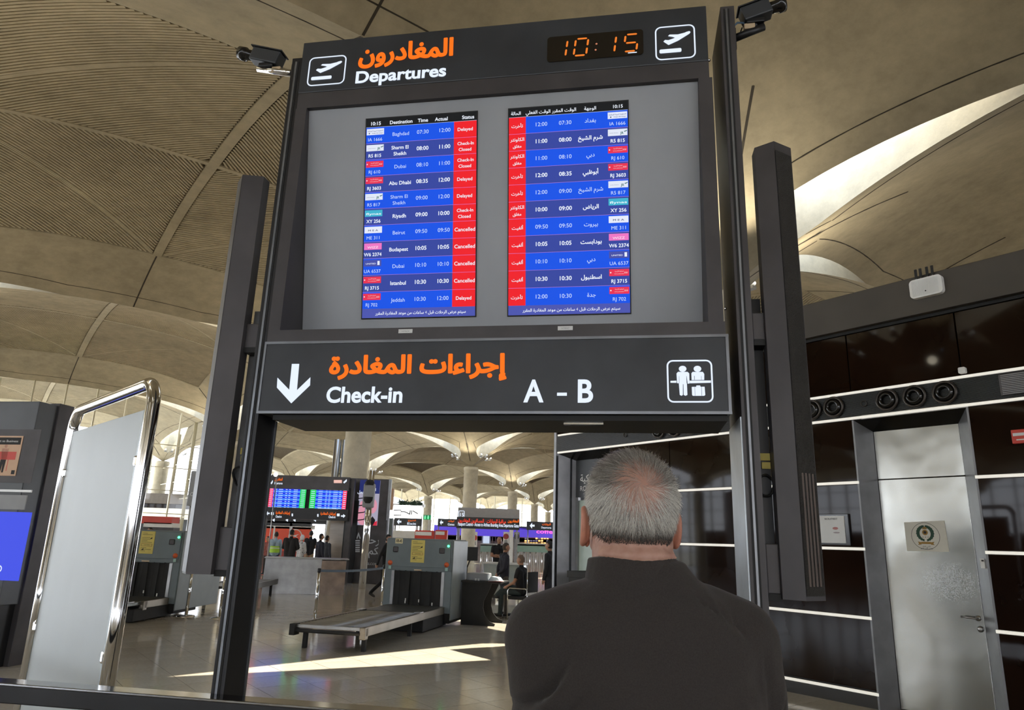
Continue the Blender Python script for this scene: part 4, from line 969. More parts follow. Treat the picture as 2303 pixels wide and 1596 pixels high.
def person(lab, loc, heading, H=1.75, arms='down', legs='stand', top=(.02, .02, .025), bot=(.03, .03, .035), hair=None, skin=None, shoes=(.01, .01, .01), coat=False, short=False, hood=None, shirt=None, build=1., extra=None, seat=.45, lean=0.):
    s = H/1.75; w = build; B = []      # bones: p0,p1,r0,r1,tag
    hip = .93*s
    sit = legs == 'sit'
    pz = seat+.09 if sit else hip
    def P(x, y, z): return Vector((x*s, y*s, z*s))
    off = Vector((0, 0, pz-hip))
    def T(x, y, z): v = Vector((x*s, y*s-lean*(z*s-hip), z*s)); return v+off
    tg = 'top'
    for sx in (-1, 1):
        B.append((T(sx*.06*w, 0, .95), T(sx*.09*w, 0, 1.36), .105*s*w, .095*s*w, tg)); B.append((T(sx*.09*w, 0, 1.30), T(sx*.14*w, 0, 1.43), .09*s, .062*s, tg))
    B.append((T(0, .0, 1.40), T(0, 0, 1.47), .10*s, .065*s, tg)); B.append((T(0, 0, 1.46), T(0, .01, 1.56), .055*s, .052*s, 'skin'))
    if coat: B.append((T(-.07*w, 0, .80 if not sit else .92), T(.07*w, 0, .80 if not sit else .92), .115*s*w, .115*s*w, tg))
    # arms
    sh = [T(-.175*w, 0, 1.42), T(.175*w, 0, 1.42)]
    poses = {'down': [((-.22, .0, 1.14), (-.23, .05, .90)), ((.22, .0, 1.14), (.23, .05, .90))], 'front': [((-.235, .03, 1.15), (-.03, .22, 1.06)), ((.235, .03, 1.15), (.03, .22, 1.06))],
     'folded': [((-.235, .06, 1.16), (.10, .20, 1.18)), ((.235, .06, 1.16), (-.10, .20, 1.13))], 'back': [((-.24, -.08, 1.15), (-.03, -.17, 1.0)), ((.24, -.08, 1.15), (.03, -.17, 1.0))],
     'lap': [((-.23, .06, 1.16), (-.15, .30, 1.05)), ((.23, .06, 1.16), (.15, .30, 1.05))], 'swing': [((-.21, .12, 1.16), (-.20, .30, 1.0)), ((.21, -.12, 1.16), (.22, -.18, .93))],
     'up': [((-.22, .10, 1.30), (-.16, .28, 1.45)), ((.22, .0, 1.14), (.23, .05, .90))]}
    for k in (0, 1):
        e, wr = poses[arms][k]; e = T(e[0]*w, e[1], e[2]); wr = T(wr[0]*w, wr[1], wr[2]); mid = e.lerp(sh[k], .45)
        if short: B += [(sh[k], mid, .058*s, .050*s, tg), (mid, e, .043*s, .038*s, 'skin'), (e, wr, .038*s, .028*s, 'skin')]
        else: B += [(sh[k], e, .060*s, .047*s, tg), (e, wr, .046*s, .036*s, tg)]
        d = (wr-e).normalized(); pm = wr+d*.05*s; B.append((wr, pm, .030*s, .036*s, 'skin'))
        side = d.cross(Vector((1, 0, 0)))
        if side.length < .1: side = d.cross(Vector((0, 1, 0)))
        side.normalize(); up = side.cross(d).normalized()
        for f in range(4): o_ = side*(.024-.016*f)*s; ln = (.066, .076, .072, .056)[f]*s; B.append((pm+o_, pm+o_+d*ln*.6+up*.004, .0115*s, .0105*s, 'skin')); B.append((pm+o_+d*ln*.6+up*.004, pm+o_+d*ln+up*.02*s, .0105*s, .009*s, 'skin'))
        B.append((wr+side*.02*s, wr+side*.05*s+d*.05*s, .0125*s, .0105*s, 'skin'))
    # legs
    def F_(x, y, z): return Vector((x*s, y*s, z*s))
    hz = pz
    lg = {'stand': [((-.10, .01, .50), (-.11, -.01, .09)), ((.10, .01, .50), (.11, -.01, .09))], 'walk': [((-.10, .16, .52), (-.10, .20, .10)), ((.10, -.02, .48), (.10, -.33, .17))],
          'wide': [((-.13, .03, .50), (-.17, 0, .09)), ((.12, .02, .5), (.16, .0, .09))]}
    if sit: L2 = [((-.13, .44, seat/s+.10), (-.13, .46, .10)), ((.10, .42, seat/s+.22), (-.20, .52, seat/s+.02))] if extra == 'crossed' else [((-.13, .44, seat/s+.09), (-.14, .44, .09)), ((.13, .44, seat/s+.09), (.14, .44, .09))]
    else: L2 = lg[legs]
    for k, sx in ((0, -1), (1, 1)):
        kn, an = F_(*L2[k][0]), F_(*L2[k][1]); B.append((Vector((sx*.09*s, 0, hz)), kn, .088*s*w, .060*s, 'bot')); B.append((kn, an, .060*s, .046*s, 'bot'))
        ft = Vector((0, .16*s, -.035*s)); 
        if legs == 'walk' and k == 1: ft = Vector((0, .10*s, -.11*s))
        B.append((an+Vector((0, -.03*s, -.04*s)), an+ft, .042*s, .036*s, 'shoe'))
    bm = bmesh.new()
    for b in B: capsule(bm, b[0], b[1], b[2], b[3], 10, (1, 1, 1))
    hc = T(0, .025, 1.655); hr = (.076*s, .095*s, .115*s); ellipsoid(bm, hc, hr, seg=18)
    ellipsoid(bm, hc+Vector((0, .035*s, -.055*s)), (.055*s, .06*s, .06*s), seg=12)
    ellipsoid(bm, hc+Vector((0, .10*s, -.02*s)), (.014*s, .02*s, .026*s), seg=8)
    for sx in (-1, 1): ellipsoid(bm, hc+Vector((sx*.078*s, -.005*s, -.015*s)), (.012*s, .024*s, .034*s), seg=8)
    B.append((hc, hc, .09*s, .09*s, 'head'))
    me = remesh(bm, 'body', .016*s, 2)
    sk = skin or (.42, .22, .14)
    nm = '_%d' % int(1e4*(sum(top)+3*sum(bot))+1e3*H)
    mats = {'top': mat('cloth'+str(top), top, .85, noise=.15, nscale=15), 'bot': mat('trousers'+str(bot), bot, .85, noise=.15, nscale=15), 'skin': mat('skin'+str(sk), sk, .5, noise=.08, nscale=15), 'shoe': mat('shoe'+str(shoes), shoes, .4, noise=.1)}
    keys = list(mats); [me.materials.append(mats[k]) for k in keys]
    hm_ = mat('hair'+str(hair or (.012, .01, .009)), hair or (.012, .01, .009), .7, noise=.3, nscale=80); me.materials.append(hm_)
    sm_ = mat('shirt'+str(shirt or (.7, .7, .7)), shirt or (.7, .7, .7), .7, noise=.04); me.materials.append(sm_)
    em_ = K['ink']; me.materials.append(em_)
    Pc = centers(me); D = np.stack([segdist(Pc, b[0], b[1])-(b[2]+b[3])/2 for b in B]); nearest = D.argmin(0); idx = np.zeros(len(Pc), int)
    tags = [b[4] for b in B]
    for i in range(len(Pc)):
        t = tags[nearest[i]]
        if t == 'head' or (t == 'skin' and Pc[i][2] > hc.z-.09*s and abs(Pc[i][0]) < .1*s and not short):
            v = (Pc[i]-np.array(hc))/s
            if v[2] > -.10 or True:
                hairy = (v[2] > .045 and v[1] < .07) or (v[1] < -.005 and v[2] > -.075+abs(v[1]+.05)*.1 and abs(v[0]) < .083) or v[2] > .085
                if abs(v[0]) > .074 and v[2] < .02: hairy = False
                idx[i] = 4 if hairy else 2
                if hood and v[1] < .06: idx[i] = 5
                if v[1] > .07 and abs(v[2]-.012) < .009 and .018 < abs(v[0]) < .045: idx[i] = 6
        elif t == 'top':
            v = Pc[i]-np.array(T(0, 0, 1.3)); idx[i] = 0
            if shirt and coat and v[1] > .07*s and abs(v[0]) < .035*s+.25*max(0, v[2]-.0) and v[2] > -.05: idx[i] = 5
        elif t == 'skin' and shirt and nearest[i] < 8 and Pc[i][2] < T(0, 0, 1.515).z: idx[i] = 5
        else: idx[i] = keys.index(t)
    me.polygons.foreach_set('material_index', idx.tolist())
    o = setp(link('person', me, None, loc), lab, 'person'); o.rotation_euler = (0, 0, heading); return o
# ================================================================= THE MAN IN FRONT
MX, MY = .232, 1.36
TX = .020
man = empty('person', (MX, MY, 0), R(4), 'man with thinning grey hair in dark grey shirt, seen large from behind', 'person')
HCz = 1.728; tilt = Euler((R(12), 0, 0))
# skull and face
K['mskin'] = bpy.data.materials.new('sunburnt_skin'); K['mskin'].use_nodes = True
def scalp_material(mm):
    N = mm.node_tree.nodes; L = mm.node_tree.links; b = N['Principled BSDF']; b.inputs['Roughness'].default_value = .55; b.inputs['Subsurface Weight'].default_value = .15; b.inputs['Subsurface Radius'].default_value = (.01, .004, .002)
    t = N.new('ShaderNodeTexCoord'); n = N.new('ShaderNodeTexNoise'); n.inputs['Scale'].default_value = 45; n.inputs['Detail'].default_value = 6; L.new(t.outputs['Object'], n.inputs[0])
    r = N.new('ShaderNodeValToRGB'); L.new(n.outputs[0], r.inputs[0]); r.color_ramp.elements[0].position = .3; r.color_ramp.elements[1].position = .7
    r.color_ramp.elements[0].color = (.44, .235, .18, 1); r.color_ramp.elements[1].color = (.56, .34, .27, 1); L.new(r.outputs[0], b.inputs['Base Color'])
    bp = N.new('ShaderNodeBump'); bp.inputs['Strength'].default_value = .25; bp.inputs['Distance'].default_value = .004; L.new(n.outputs[0], bp.inputs['Height']); L.new(bp.outputs[0], b.inputs['Normal'])
scalp_material(K['mskin'])
hc = Vector((0, 0, HCz))
def hp_(v): return hc + tilt.to_matrix() @ Vector(v)
bm = bmesh.new()
ellipsoid(bm, hp_((0, -.010, .004)), (.079, .100, .092), tilt, 32); ellipsoid(bm, hp_((0, -.018, -.022)), (.0775, .086, .074), tilt, 32)
ellipsoid(bm, hp_((0, -.022, -.048)), (.0745, .076, .058), tilt, 28)
ellipsoid(bm, hp_((0, .030, -.03)), (.068, .072, .085), tilt, 24); ellipsoid(bm, hp_((0, .048, -.085)), (.048, .045, .035), tilt, 20)
ellipsoid(bm, hp_((0, .105, -.030)), (.014, .020, .026), tilt, 12); ellipsoid(bm, hp_((0, .085, -.072)), (.026, .02, .012), tilt, 12)
for sx in (-1, 1): ellipsoid(bm, hp_((sx*.034, .083, .002)), (.017, .014, .012), tilt, 12); ellipsoid(bm, hp_((sx*.042, .03, -.08)), (.027, .05, .03), tilt, 16)
capsule(bm, (0, -.012, 1.50), (0, -.008, 1.70), .064, .064, 20); capsule(bm, (0, -.026, 1.575), (0, -.032, 1.625), .056, .056, 20)
for sx in (-1, 1): capsule(bm, (sx*.024, -.012, 1.50), (sx*.026, -.014, 1.66), .047, .050, 16)
# roll of skin at the nape
for k in range(-5, 6): a = R(k*13); ellipsoid(bm, (math.sin(a)*.062, -.022-math.cos(a)*.062, 1.634), (.018, .013, .010), None, 12)
ELX = {-1: -.130, 1: .212}
body_b = []
for sx in (-1, 1):
    body_b += [((sx*.07, 0, .98), (sx*.09, 0, 1.34), .09, .09), ((sx*.09, 0, 1.34), (sx*.13, 0, 1.44), .06, .045), ((sx*.155, .01, 1.42), (ELX[sx]*.9, .03, 1.16), .040, .036), ((ELX[sx]*.9, .03, 1.16), (-sx*.03, .22, 1.17+sx*.02), .036, .030)]
    body_b += [((sx*.09, 0, .95), (sx*.10, .01, .52), .095, .060), ((sx*.10, .01, .52), (sx*.11, -.01, .09), .058, .042), ((sx*.11, -.03, .05), (sx*.12, .17, .04), .035, .03)]
    w0 = Vector((-sx*.03, .22, 1.17+sx*.02)); d = Vector((-sx*.5, -.1, .05)).normalized(); body_b.append((w0, w0+d*.06, .030, .036))
    for f in range(4): o_ = Vector((0, 0, .026-.018*f)); ln = (.07, .08, .075, .06)[f]; body_b.append((w0+d*.06+o_, w0+d*(.06+ln*.5)+o_, .0095, .009)); body_b.append((w0+d*(.06+ln*.5)+o_, w0+d*(.06+ln*.85)+o_+Vector((0, -.02, 0)), .009, .008))
    body_b.append((w0+Vector((0, 0, .02)), w0+d*.03+Vector((0, .01, .06)), .012, .010))
for b in body_b: capsule(bm, *b, 14)
me = remesh(bm, 'body', .0065, 2); me.materials.append(K['mskin']); link('body', me, man)
# ears
for sx in (-1, 1):
    m = MB(); pts = []
    bm = bmesh.new()
    for k in range(14):
        a = R(-120+k*21); c = hp_((sx*(.082+.008*math.cos(a*.5)), -.004-.016*math.cos(a)*1.0, -.045+.032*math.sin(a))); c2 = hp_((sx*(.082+.008*math.cos((a+.37)*.5)), -.004-.016*math.cos(a+.37), -.045+.032*math.sin(a+.37))); capsule(bm, c, c2, .0062, .0062, 8)
    ellipsoid(bm, hp_((sx*.080, -.004, -.045)), (.006, .018, .030), tilt @ Euler((0, 0, 0)).to_matrix().to_quaternion().to_euler() if False else tilt, 14); ellipsoid(bm, hp_((sx*.078, .006, -.075)), (.006, .009, .011), tilt, 10)
    e = remesh(bm, 'ear', .0022, 3); e.materials.append(K['ear'] if 'ear' in K else K.setdefault('ear', mat('ear_red', (.58, .25, .17), .5, noise=.1, nscale=40))); link('ear', e, man)
# hair: single strands growing out of the scalp from the whorl outwards
TW = None
K['strand'] = bpy.data.materials.new('grey_hair_strands'); K['strand'].use_nodes = True
def strand_mat():
    N = K['strand'].node_tree.nodes; L = K['strand'].node_tree.links; b = N['Principled BSDF']; b.inputs['Roughness'].default_value = .45
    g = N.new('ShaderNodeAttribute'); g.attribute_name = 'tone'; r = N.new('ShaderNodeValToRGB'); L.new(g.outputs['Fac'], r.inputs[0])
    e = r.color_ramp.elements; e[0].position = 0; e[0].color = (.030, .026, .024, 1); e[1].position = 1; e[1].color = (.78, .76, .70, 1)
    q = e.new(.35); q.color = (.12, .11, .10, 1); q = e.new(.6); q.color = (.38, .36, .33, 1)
    L.new(r.outputs[0], b.inputs['Base Color'])
strand_mat()
tm = tilt.to_matrix(); whorl = Vector((-.03, -.86, .45)).normalized()
def skull(dv):          # outer surface along direction dv (head coordinates)
    best = 0
    for c, r in (((0, -.010, .004), (.079, .100, .092)), ((0, -.018, -.022), (.0775, .086, .074)), ((0, -.022, -.048), (.0745, .076, .058)), ((0, .030, -.03), (.068, .072, .085))):
        a = sum((dv[k]/r[k])**2 for k in range(3)); b_ = -2*sum(dv[k]*c[k]/r[k]**2 for k in range(3)); cc = sum((c[k]/r[k])**2 for k in range(3))-1
        disc_ = b_*b_-4*a*cc
        if disc_ > 0: best = max(best, (-b_+math.sqrt(disc_))/(2*a))
    return best
hv, hf, ht = [], [], []
ga = math.pi*(3-math.sqrt(5)); NS = 74000; rnd = random.Random(3)
for k in range(NS):
    zz = 1-2*(k+.5)/NS; rr = math.sqrt(1-zz*zz); a = ga*k; dv = Vector((rr*math.cos(a), rr*math.sin(a), zz))
    dv = (dv+Vector((rnd.gauss(0, .012), rnd.gauss(0, .012), rnd.gauss(0, .012)))).normalized()
    P = dv*skull(dv)
    if P.y > .075 and P.z < .055: continue                 # forehead and face
    if P.y > .02 and P.z < -.005 and abs(P.x) > .05: continue
    if P.y > .045 and P.z < .03: continue
    wz = P.z*.978+P.y*.208
    if P.y <= .02 and wz < -.089+.0012*math.sin(P.x*90): continue
    if abs(P.x) > .068 and -.08 < P.z < -.012 and -.03 < P.y < .03: continue   # round the ears
    ang = math.degrees(dv.angle(whorl)); bald = max(0, 1-ang/44)
    if rnd.random() < min(.86, bald**.75*1.15): continue
    n = dv.copy(); away = (dv-whorl); away = away-n*away.dot(n)
    if away.length < 1e-4: continue
    away.normalize(); down = Vector((0, 0, -1)); down = down-n*down.dot(n)
    swirl = n.cross(away)
    low = max(0, min(1, (-.02-P.z)/.05))
    d = (away*.8+swirl*(.55*max(0, 1-ang/60))+down*.55*(1 if P.z < .04 else .1)+Vector((rnd.gauss(0, .16), rnd.gauss(0, .16), rnd.gauss(0, .16)))).normalized()
    if P.z > .05 and P.y > -.02: d = (d+Vector((0, .3, 0))).normalized()
    Ln = rnd.uniform(.015, .028)*(1-.55*low); lift = .07+.13*rnd.random()
    if ang > 60 and P.z > .05: Ln *= 1.35
    side = d.cross(n).normalized()*(.00027 if bald < .25 else .00018)
    p0 = P+n*.0002; p1 = P+d*Ln*.5+n*(Ln*.5*lift-Ln*Ln*.25/.19); p2 = P+d*Ln+n*(Ln*.55*lift-Ln*Ln/.19)
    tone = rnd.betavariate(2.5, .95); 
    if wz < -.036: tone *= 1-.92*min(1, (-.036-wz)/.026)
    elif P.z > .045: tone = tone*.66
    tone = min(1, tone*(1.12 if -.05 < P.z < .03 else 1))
    o = len(hv)
    for p, w in ((p0, 1), (p1, .9), (p2, .35)): hv.append(p-side*w); hv.append(p+side*w)
    hf += [(o, o+1, o+3, o+2), (o+2, o+3, o+5, o+4)]; ht += [tone]*6
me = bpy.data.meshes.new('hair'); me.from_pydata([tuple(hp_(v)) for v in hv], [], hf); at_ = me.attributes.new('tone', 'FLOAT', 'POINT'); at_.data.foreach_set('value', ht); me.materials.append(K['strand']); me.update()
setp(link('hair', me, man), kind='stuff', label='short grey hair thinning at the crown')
# shirt
K['shirt'] = bpy.data.materials.new('dark_grey_knit'); K['shirt'].use_nodes = True
def shirt_mat():
    N = K['shirt'].node_tree.nodes; L = K['shirt'].node_tree.links; b = N['Principled BSDF']; b.inputs['Roughness'].default_value = .92; b.inputs['Sheen Weight'].default_value = .12; b.inputs['Specular IOR Level'].default_value = .2
    t = N.new('ShaderNodeTexCoord'); n = N.new('ShaderNodeTexNoise'); n.inputs['Scale'].default_value = 420; n.inputs['Detail'].default_value = 2; L.new(t.outputs['Object'], n.inputs[0])
    n2 = N.new('ShaderNodeTexNoise'); n2.inputs['Scale'].default_value = 5; n2.inputs['Detail'].default_value = 3; n2.inputs['Distortion'].default_value = .8; L.new(t.outputs['Object'], n2.inputs[0])
    r = N.new('ShaderNodeValToRGB'); L.new(n.outputs[0], r.inputs[0]); r.color_ramp.elements[0].color = (.030, .026, .025, 1); r.color_ramp.elements[1].color = (.060, .053, .050, 1); L.new(r.outputs[0], b.inputs['Base Color'])
    bp = N.new('ShaderNodeBump'); bp.inputs['Strength'].default_value = .35; bp.inputs['Distance'].default_value = .001; L.new(n.outputs[0], bp.inputs['Height'])
    bp2 = N.new('ShaderNodeBump'); bp2.inputs['Strength'].default_value = .35; bp2.inputs['Distance'].default_value = .02; L.new(n2.outputs[0], bp2.inputs['Height']); L.new(bp.outputs[0], bp2.inputs['Normal']); L.new(bp2.outputs[0], b.inputs['Normal'])
shirt_mat()
def loft(bm, rings, n=40):
    rs = []
    for (z, hw, hd, cy, p) in rings:
        rr_ = []
        for k in range(n):
            a = 2*math.pi*k/n; ca, sa = math.cos(a), math.sin(a); rr_.append(bm.verts.new((math.copysign(abs(ca)**p, ca)*hw, cy+math.copysign(abs(sa)**p, sa)*hd, z)))
        rs.append(rr_)
    for a, b in zip(rs[:-1], rs[1:]):
        for k in range(n): bm.faces.new((a[k], a[(k+1) % n], b[(k+1) % n], b[k]))
    bm.faces.new(rs[0][::-1]); bm.faces.new(rs[-1])
bm = bmesh.new()
loft(bm, [(.90, .185, .135, .01, .9), (1.00, .188, .140, .015, .85), (1.12, .182, .138, .02, .85), (1.25, .182, .135, .01, .8), (1.38, .196, .130, 0, .8), (1.455, .205, .120, -.005, .8), (1.51, .172, .105, -.008, .85), (1.545, .128, .090, -.010, .9), (1.568, .098, .082, -.012, .95), (1.585, .082, .077, -.012, 1), (1.600, .076, .074, -.012, 1)])
for sx in (-1, 1):
    capsule(bm, (sx*.11, -.005, 1.50), (sx*.178, 0, 1.465), .062, .072, 20); capsule(bm, (sx*.178, .0, 1.46), (ELX[sx], .02, 1.15), .074, .062, 20)
    capsule(bm, (ELX[sx], .02, 1.15), (-sx*.02, .215, 1.15+sx*.02), .062, .046, 16)
    capsule(bm, (sx*.12, -.03, 1.36), (sx*.11, -.03, 1.20), .085, .08, 18)
me = remesh(bm, 'shirt', .009, 6)
V = np.zeros(len(me.vertices)*3); me.vertices.foreach_get('co', V); V = V.reshape(-1, 3); Nn = np.zeros_like(V).ravel(); me.vertices.foreach_get('normal', Nn); Nn = Nn.reshape(-1, 3)
x, y, z = V.T; ax = np.abs(x)
dsp = np.zeros(len(V))
def fold(cx, cz, ang, ln, wd, amp, side=-1, bend=0.):
    """a soft crease line on the back (side=-1) of the shirt"""
    ca, sa = math.cos(R(ang)), math.sin(R(ang)); u = (x-cx)*ca+(z-cz)*sa; v = -(x-cx)*sa+(z-cz)*ca - bend*u*u
    return amp*np.exp(-(v/wd)**2)*np.exp(-(u/ln)**2)*((y*side) > -.02)
# creases running from the armpits and the right collar
for a in ((-.185, 1.385, 46, .055, .0055, -.012, 3), (-.178, 1.367, 44, .055, .0065, .010, 3), (-.170, 1.345, 34, .07, .006, -.010, 2), (-.165, 1.328, 30, .07, .007, .008, 2), (-.160, 1.305, 20, .09, .007, -.010, 1), (-.150, 1.28, 15, .09, .007, .008, 1),
          (.225, 1.335, 70, .022, .005, -.016, 0), (.215, 1.35, 60, .03, .006, .009, 0), (.205, 1.40, 95, .05, .006, -.006, 0), (.19, 1.32, 120, .05, .007, -.007, 0),
          (.085, 1.535, 125, .016, .004, -.006, 0), (.105, 1.525, 125, .018, .0045, -.007, 0), (.128, 1.512, 122, .020, .0045, -.007, 0), (.150, 1.498, 120, .020, .005, -.006, 0), (.02, 1.548, 178, .08, .004, -.004, 0), (-.05, 1.535, 8, .05, .005, -.004, 0), (0, 1.44, 3, .16, .02, -.004, 0), (-.06, 1.37, 12, .12, .015, -.004, 0)):
    dsp += fold(a[0], a[1], a[2], a[3], a[4], a[5], -1, a[6])
dsp *= 1.5; dsp += .0022*np.sin(38*x+22*z+3*np.sin(9*z))*(z < 1.4)
V += Nn*dsp[:, None]; me.vertices.foreach_set('co', V.ravel()); me.materials.append(K['shirt']); me.update()
shirt = link('shirt', me, man, (TX, 0, .028))
m = MB()                                               # stand-up collar
prof = [(.0800, 1.545), (.0780, 1.575), (.0755, 1.592), (.0745, 1.600), (.0728, 1.603), (.0710, 1.598), (.0715, 1.575)]
n = 48; vs = []
for r0, z0 in prof:
    for k in range(n):
        a = 2*math.pi*k/n; vs.append((r0*1.10*math.cos(a), -.014+r0*1.03*math.sin(a), z0-.012*(math.sin(a)+1)*.5-.002*abs(math.cos(a))))
m.add(vs, [(i*n+k, i*n+(k+1) % n, (i+1)*n+(k+1) % n, (i+1)*n+k) for i in range(len(prof)-1) for k in range(n)], K['shirt'], True); m.build('collar', shirt, (-TX, 0, .004))
bm = bmesh.new()
for sx in (-1, 1):
    capsule(bm, (sx*.085, .0, .95), (sx*.10, .01, .52), .108, .075, 18); capsule(bm, (sx*.10, .01, .52), (sx*.11, -.01, .10), .074, .058, 18)
loft(bm, [(.86, .17, .12, .01, .9), (.95, .178, .128, .01, .9), (1.0, .178, .128, .01, .9)])
me = remesh(bm, 'trousers', .012, 3); me.materials.append(mat('dark_trousers', (.03, .032, .04), .9, noise=.1)); link('trousers', me, man)
for sx in (-1, 1):
    bm = bmesh.new(); capsule(bm, (sx*.11, -.045, .045), (sx*.12, .17, .04), .044, .038, 14); me = remesh(bm, 'shoe', .008, 2); me.materials.append(mat('black_shoes', (.015, .013, .012), .35, noise=.1)); link('shoe', me, man)
# ================================================================= X-RAY MACHINES
def xray(lab, root, rz, side_w=1.0, W=1.4, H=1.66, conv=3.8, group='baggage scanners', cl_=.9):
    o = empty('baggage_scanner', root, rz, lab, 'x-ray machine', group)
    hw = W/2
    m = MB(); m.bbox(-hw, .0, 1.02, hw, side_w, H, K['xray'], .02); m.box(-hw, .0, .25, -hw+.20, side_w, 1.03, K['xray']); m.box(hw-.20, .0, .25, hw, side_w, 1.03, K['xray']); m.box(-hw+.02, .05, .06, hw-.02, side_w, .28, K['rubber']); m.build('housing', o)
    m = MB(); m.bbox(hw-.002, .02, .12, hw+.02, side_w+cl_, H-.02, K['xrayl'], .008); m.build('side_cover', o, label='paler side cover panel'); m = MB(); m.bbox(-hw-.02, .02, .12, -hw+.002, side_w+cl_, H-.02, K['xrayl'], .008); m.build('side_cover', o, label='paler side cover panel')
    m = MB(); m.box(-hw, side_w, .25, hw-.02, side_w+max(cl_-.02, .02), H-.1, K['xray']); m.build('rear_housing', o)
    m = MB(); m.bbox(-hw+.03, -.02, 1.10, hw-.03, .0, H-.03, K['xray'], .012); m.build('front_panel', o)
    m = MB(); m.box(hw-.20, -.012, .38, hw-.14, 0, 1.02, K['steel_d']); m.box(-hw+.14, -.012, .38, -hw+.20, 0, 1.02, K['steel_d']); m.build('opening_trim', o, kind='stuff')
    m = MB(); m.box(-hw+.18, .12, .36, hw-.18, .16, 1.04, K['groove']); m.build('tunnel_dark', o)
    n = 9
    for k in range(n):
        x0 = -hw+.20+(W-.4)*k/n; x1 = x0+(W-.4)/n*1.02; yb = -.0+.02*(k % 2)
        m = MB(); nn = 5; vs = []
        for a in range(nn):
            z = 1.03-.66*a/(nn-1); vs += [(x0, yb+.012*math.sin(k*2.1+a), z), ((x0+x1)/2, yb+.014+.012*math.sin(k+a*.9), z), (x1, yb+.012*math.sin(k*1.3+a), z)]
        m.add(vs, [(3*a+c, 3*a+c+1, 3*a+c+4, 3*a+c+3) for a in range(nn-1) for c in (0, 1)], K['rubber'], True); m.build('curtain_strip', o)
    m = MB()
    for x, z in ((-.22, .47), (.06, .46), (-.225, .43), (.34, .41)): m.box(x-.010, -.03, z-.025, x+.010, -.02, z+.03, K['paper'])
    m.build('curtain_wear', o, kind='stuff')
    m = MB(); m.box(-.17, -.028, 1.19, .12, -.021, 1.63, K['yellow'])
    for z in (1.59, 1.56, 1.50, 1.47, 1.44, 1.41, 1.30, 1.27, 1.24): m.box(-.14, -.030, z, .02+.06*math.sin(z*90), -.028, z+.006, K['ink'])
    m.box(-.14, -.0305, 1.335, .09, -.028, 1.385, mat('notice_brown', (.35, .16, .05), .6, noise=.1)); m.box(-.132, -.031, 1.343, .082, -.029, 1.377, K['yellow']); text(m, 'CAUTION', -.02, 1.353, .018, K['ink'], y=-.0315, bold=0)
    for x, z in ((.05, 1.48), (-.10, 1.26)): poly(m, [(x-.02, z), (x+.025, z), (x+.02, z+.04), (x, z+.02), (x-.01, z+.02)], -.031, K['ink'])
    m.build('yellow_notice', o)
    m = MB(); m.box(-.52, -.028, 1.55, -.36, -.021, 1.65, mat('pale_yellow_label', (.75, .68, .42), .6, noise=.04)); text(m, 'XR-45', -.44, 1.575, .055, K['ink'], y=-.0290, w=.13, bold=.03); m.build('number_label', o)
    for x in (-.50, .49):
        m = MB(); m.bbox(x-.055, -.030, 1.38, x+.055, -.015, 1.49, K['frame'], .02); m.build('dark_window', o)
    for x in (-.60, .60):
        m = MB(); m.lathe([(.048, -.02), (.048, -.035), (.035, -.037), (.035, -.055), (0, -.062)], mat('orange_button', (.72, .13, .04), .4, noise=.08), 18, c=(x, 0, 1.17), axis='y'); m.build('stop_button', o)
        m = MB(); m.box(x-.028, -.028, 1.05, x+.028, -.02, 1.11, mat('mint_label', (.35, .55, .5), .5, noise=.05)); m.build('small_label', o)
    m = MB(); m.lathe([(.022, -.02), (.022, -.035), (0, -.04)], mat('green_lamp', (.05, .4, .15), .4, 0, (.05, 1, .3), 3.), 12, c=(.62, 0, 1.53), axis='y'); m.build('status_lamp', o)
    m = MB(); m.bbox(-.08, -.03, 1.035, .08, -.018, 1.06, mat('ivory_tag', (.7, .55, .38), .5, noise=.05), .008); m.build('centre_tag', o)
    if conv:
        cw = .60; m = MB(); z1 = .37
        for sx in (-1, 1): m.bbox(sx*cw-.06*(sx > 0), -conv, z1-.13, sx*cw+.06*(sx < 0), -.02, z1, K['tan'], .008)
        m.bbox(-cw, -conv-.06, z1-.16, -cw+.09, -conv+.1, z1, K['rubber'], .01); m.bbox(cw-.09, -conv-.03, z1-.17, cw, -conv+.1, z1, K['tan'], .012)
        m.box(-cw+.06, -conv, z1-.05, cw-.06, -conv+.05, z1-.01, K['steel_d']); m.build('conveyor_frame', o)
        m = MB(); n = 60; vs = []
        m.bbox(-cw+.065, -conv+.05, z1-.06, cw-.065, -1.35, z1-.015, K['belt'], .008); m.build('roller_deck', o)
        m = MB(); m.bbox(-cw+.065, -1.30, z1-.06, cw-.065, .10, z1+.0, K['belt2'], .012); m.build('belt', o)
        m = MB(); m.cyl((-cw+.08, -conv-.02, z1-.09), (cw-.08, -conv-.02, z1-.09), .028, K['rubber'], 12); m.build('end_roller', o)
        m = MB()
        for k in range(22): m.cyl((-cw+.07, -conv+.12+k*.11, z1-.022), (cw-.07, -conv+.12+k*.11, z1-.022), .018, K['steel_d'], 8)
        m.build('rollers', o, kind='stuff')
        m = MB(); m.bbox(cw-.12, -1.45, z1-.002, cw+.0, -1.25, z1+.02, K['steel_d'], .006); m.bbox(-cw, -1.45, z1-.002, -cw+.10, -1.25, z1+.02, K['steel_d'], .006); m.build('hinge_plate', o)
        for x, y in ((-cw+.12, -conv+.25), (cw-.12, -conv+.25), (-cw+.12, -1.6), (cw-.12, -1.6)):
            m = MB(); m.box(x-.03, y-.03, 0, x+.03, y+.03, z1-.1, K['rubber']); m.build('leg', o)
        m = MB(); m.bbox(-cw+.02, -1.2, .03, cw-.02, .2, z1-.13, K['rubber'], .01); m.build('motor_box', o)
    return o
K['tan'] = mat('tan_metal', (.20, .175, .14), .35, .8, noise=.2, nscale=3)
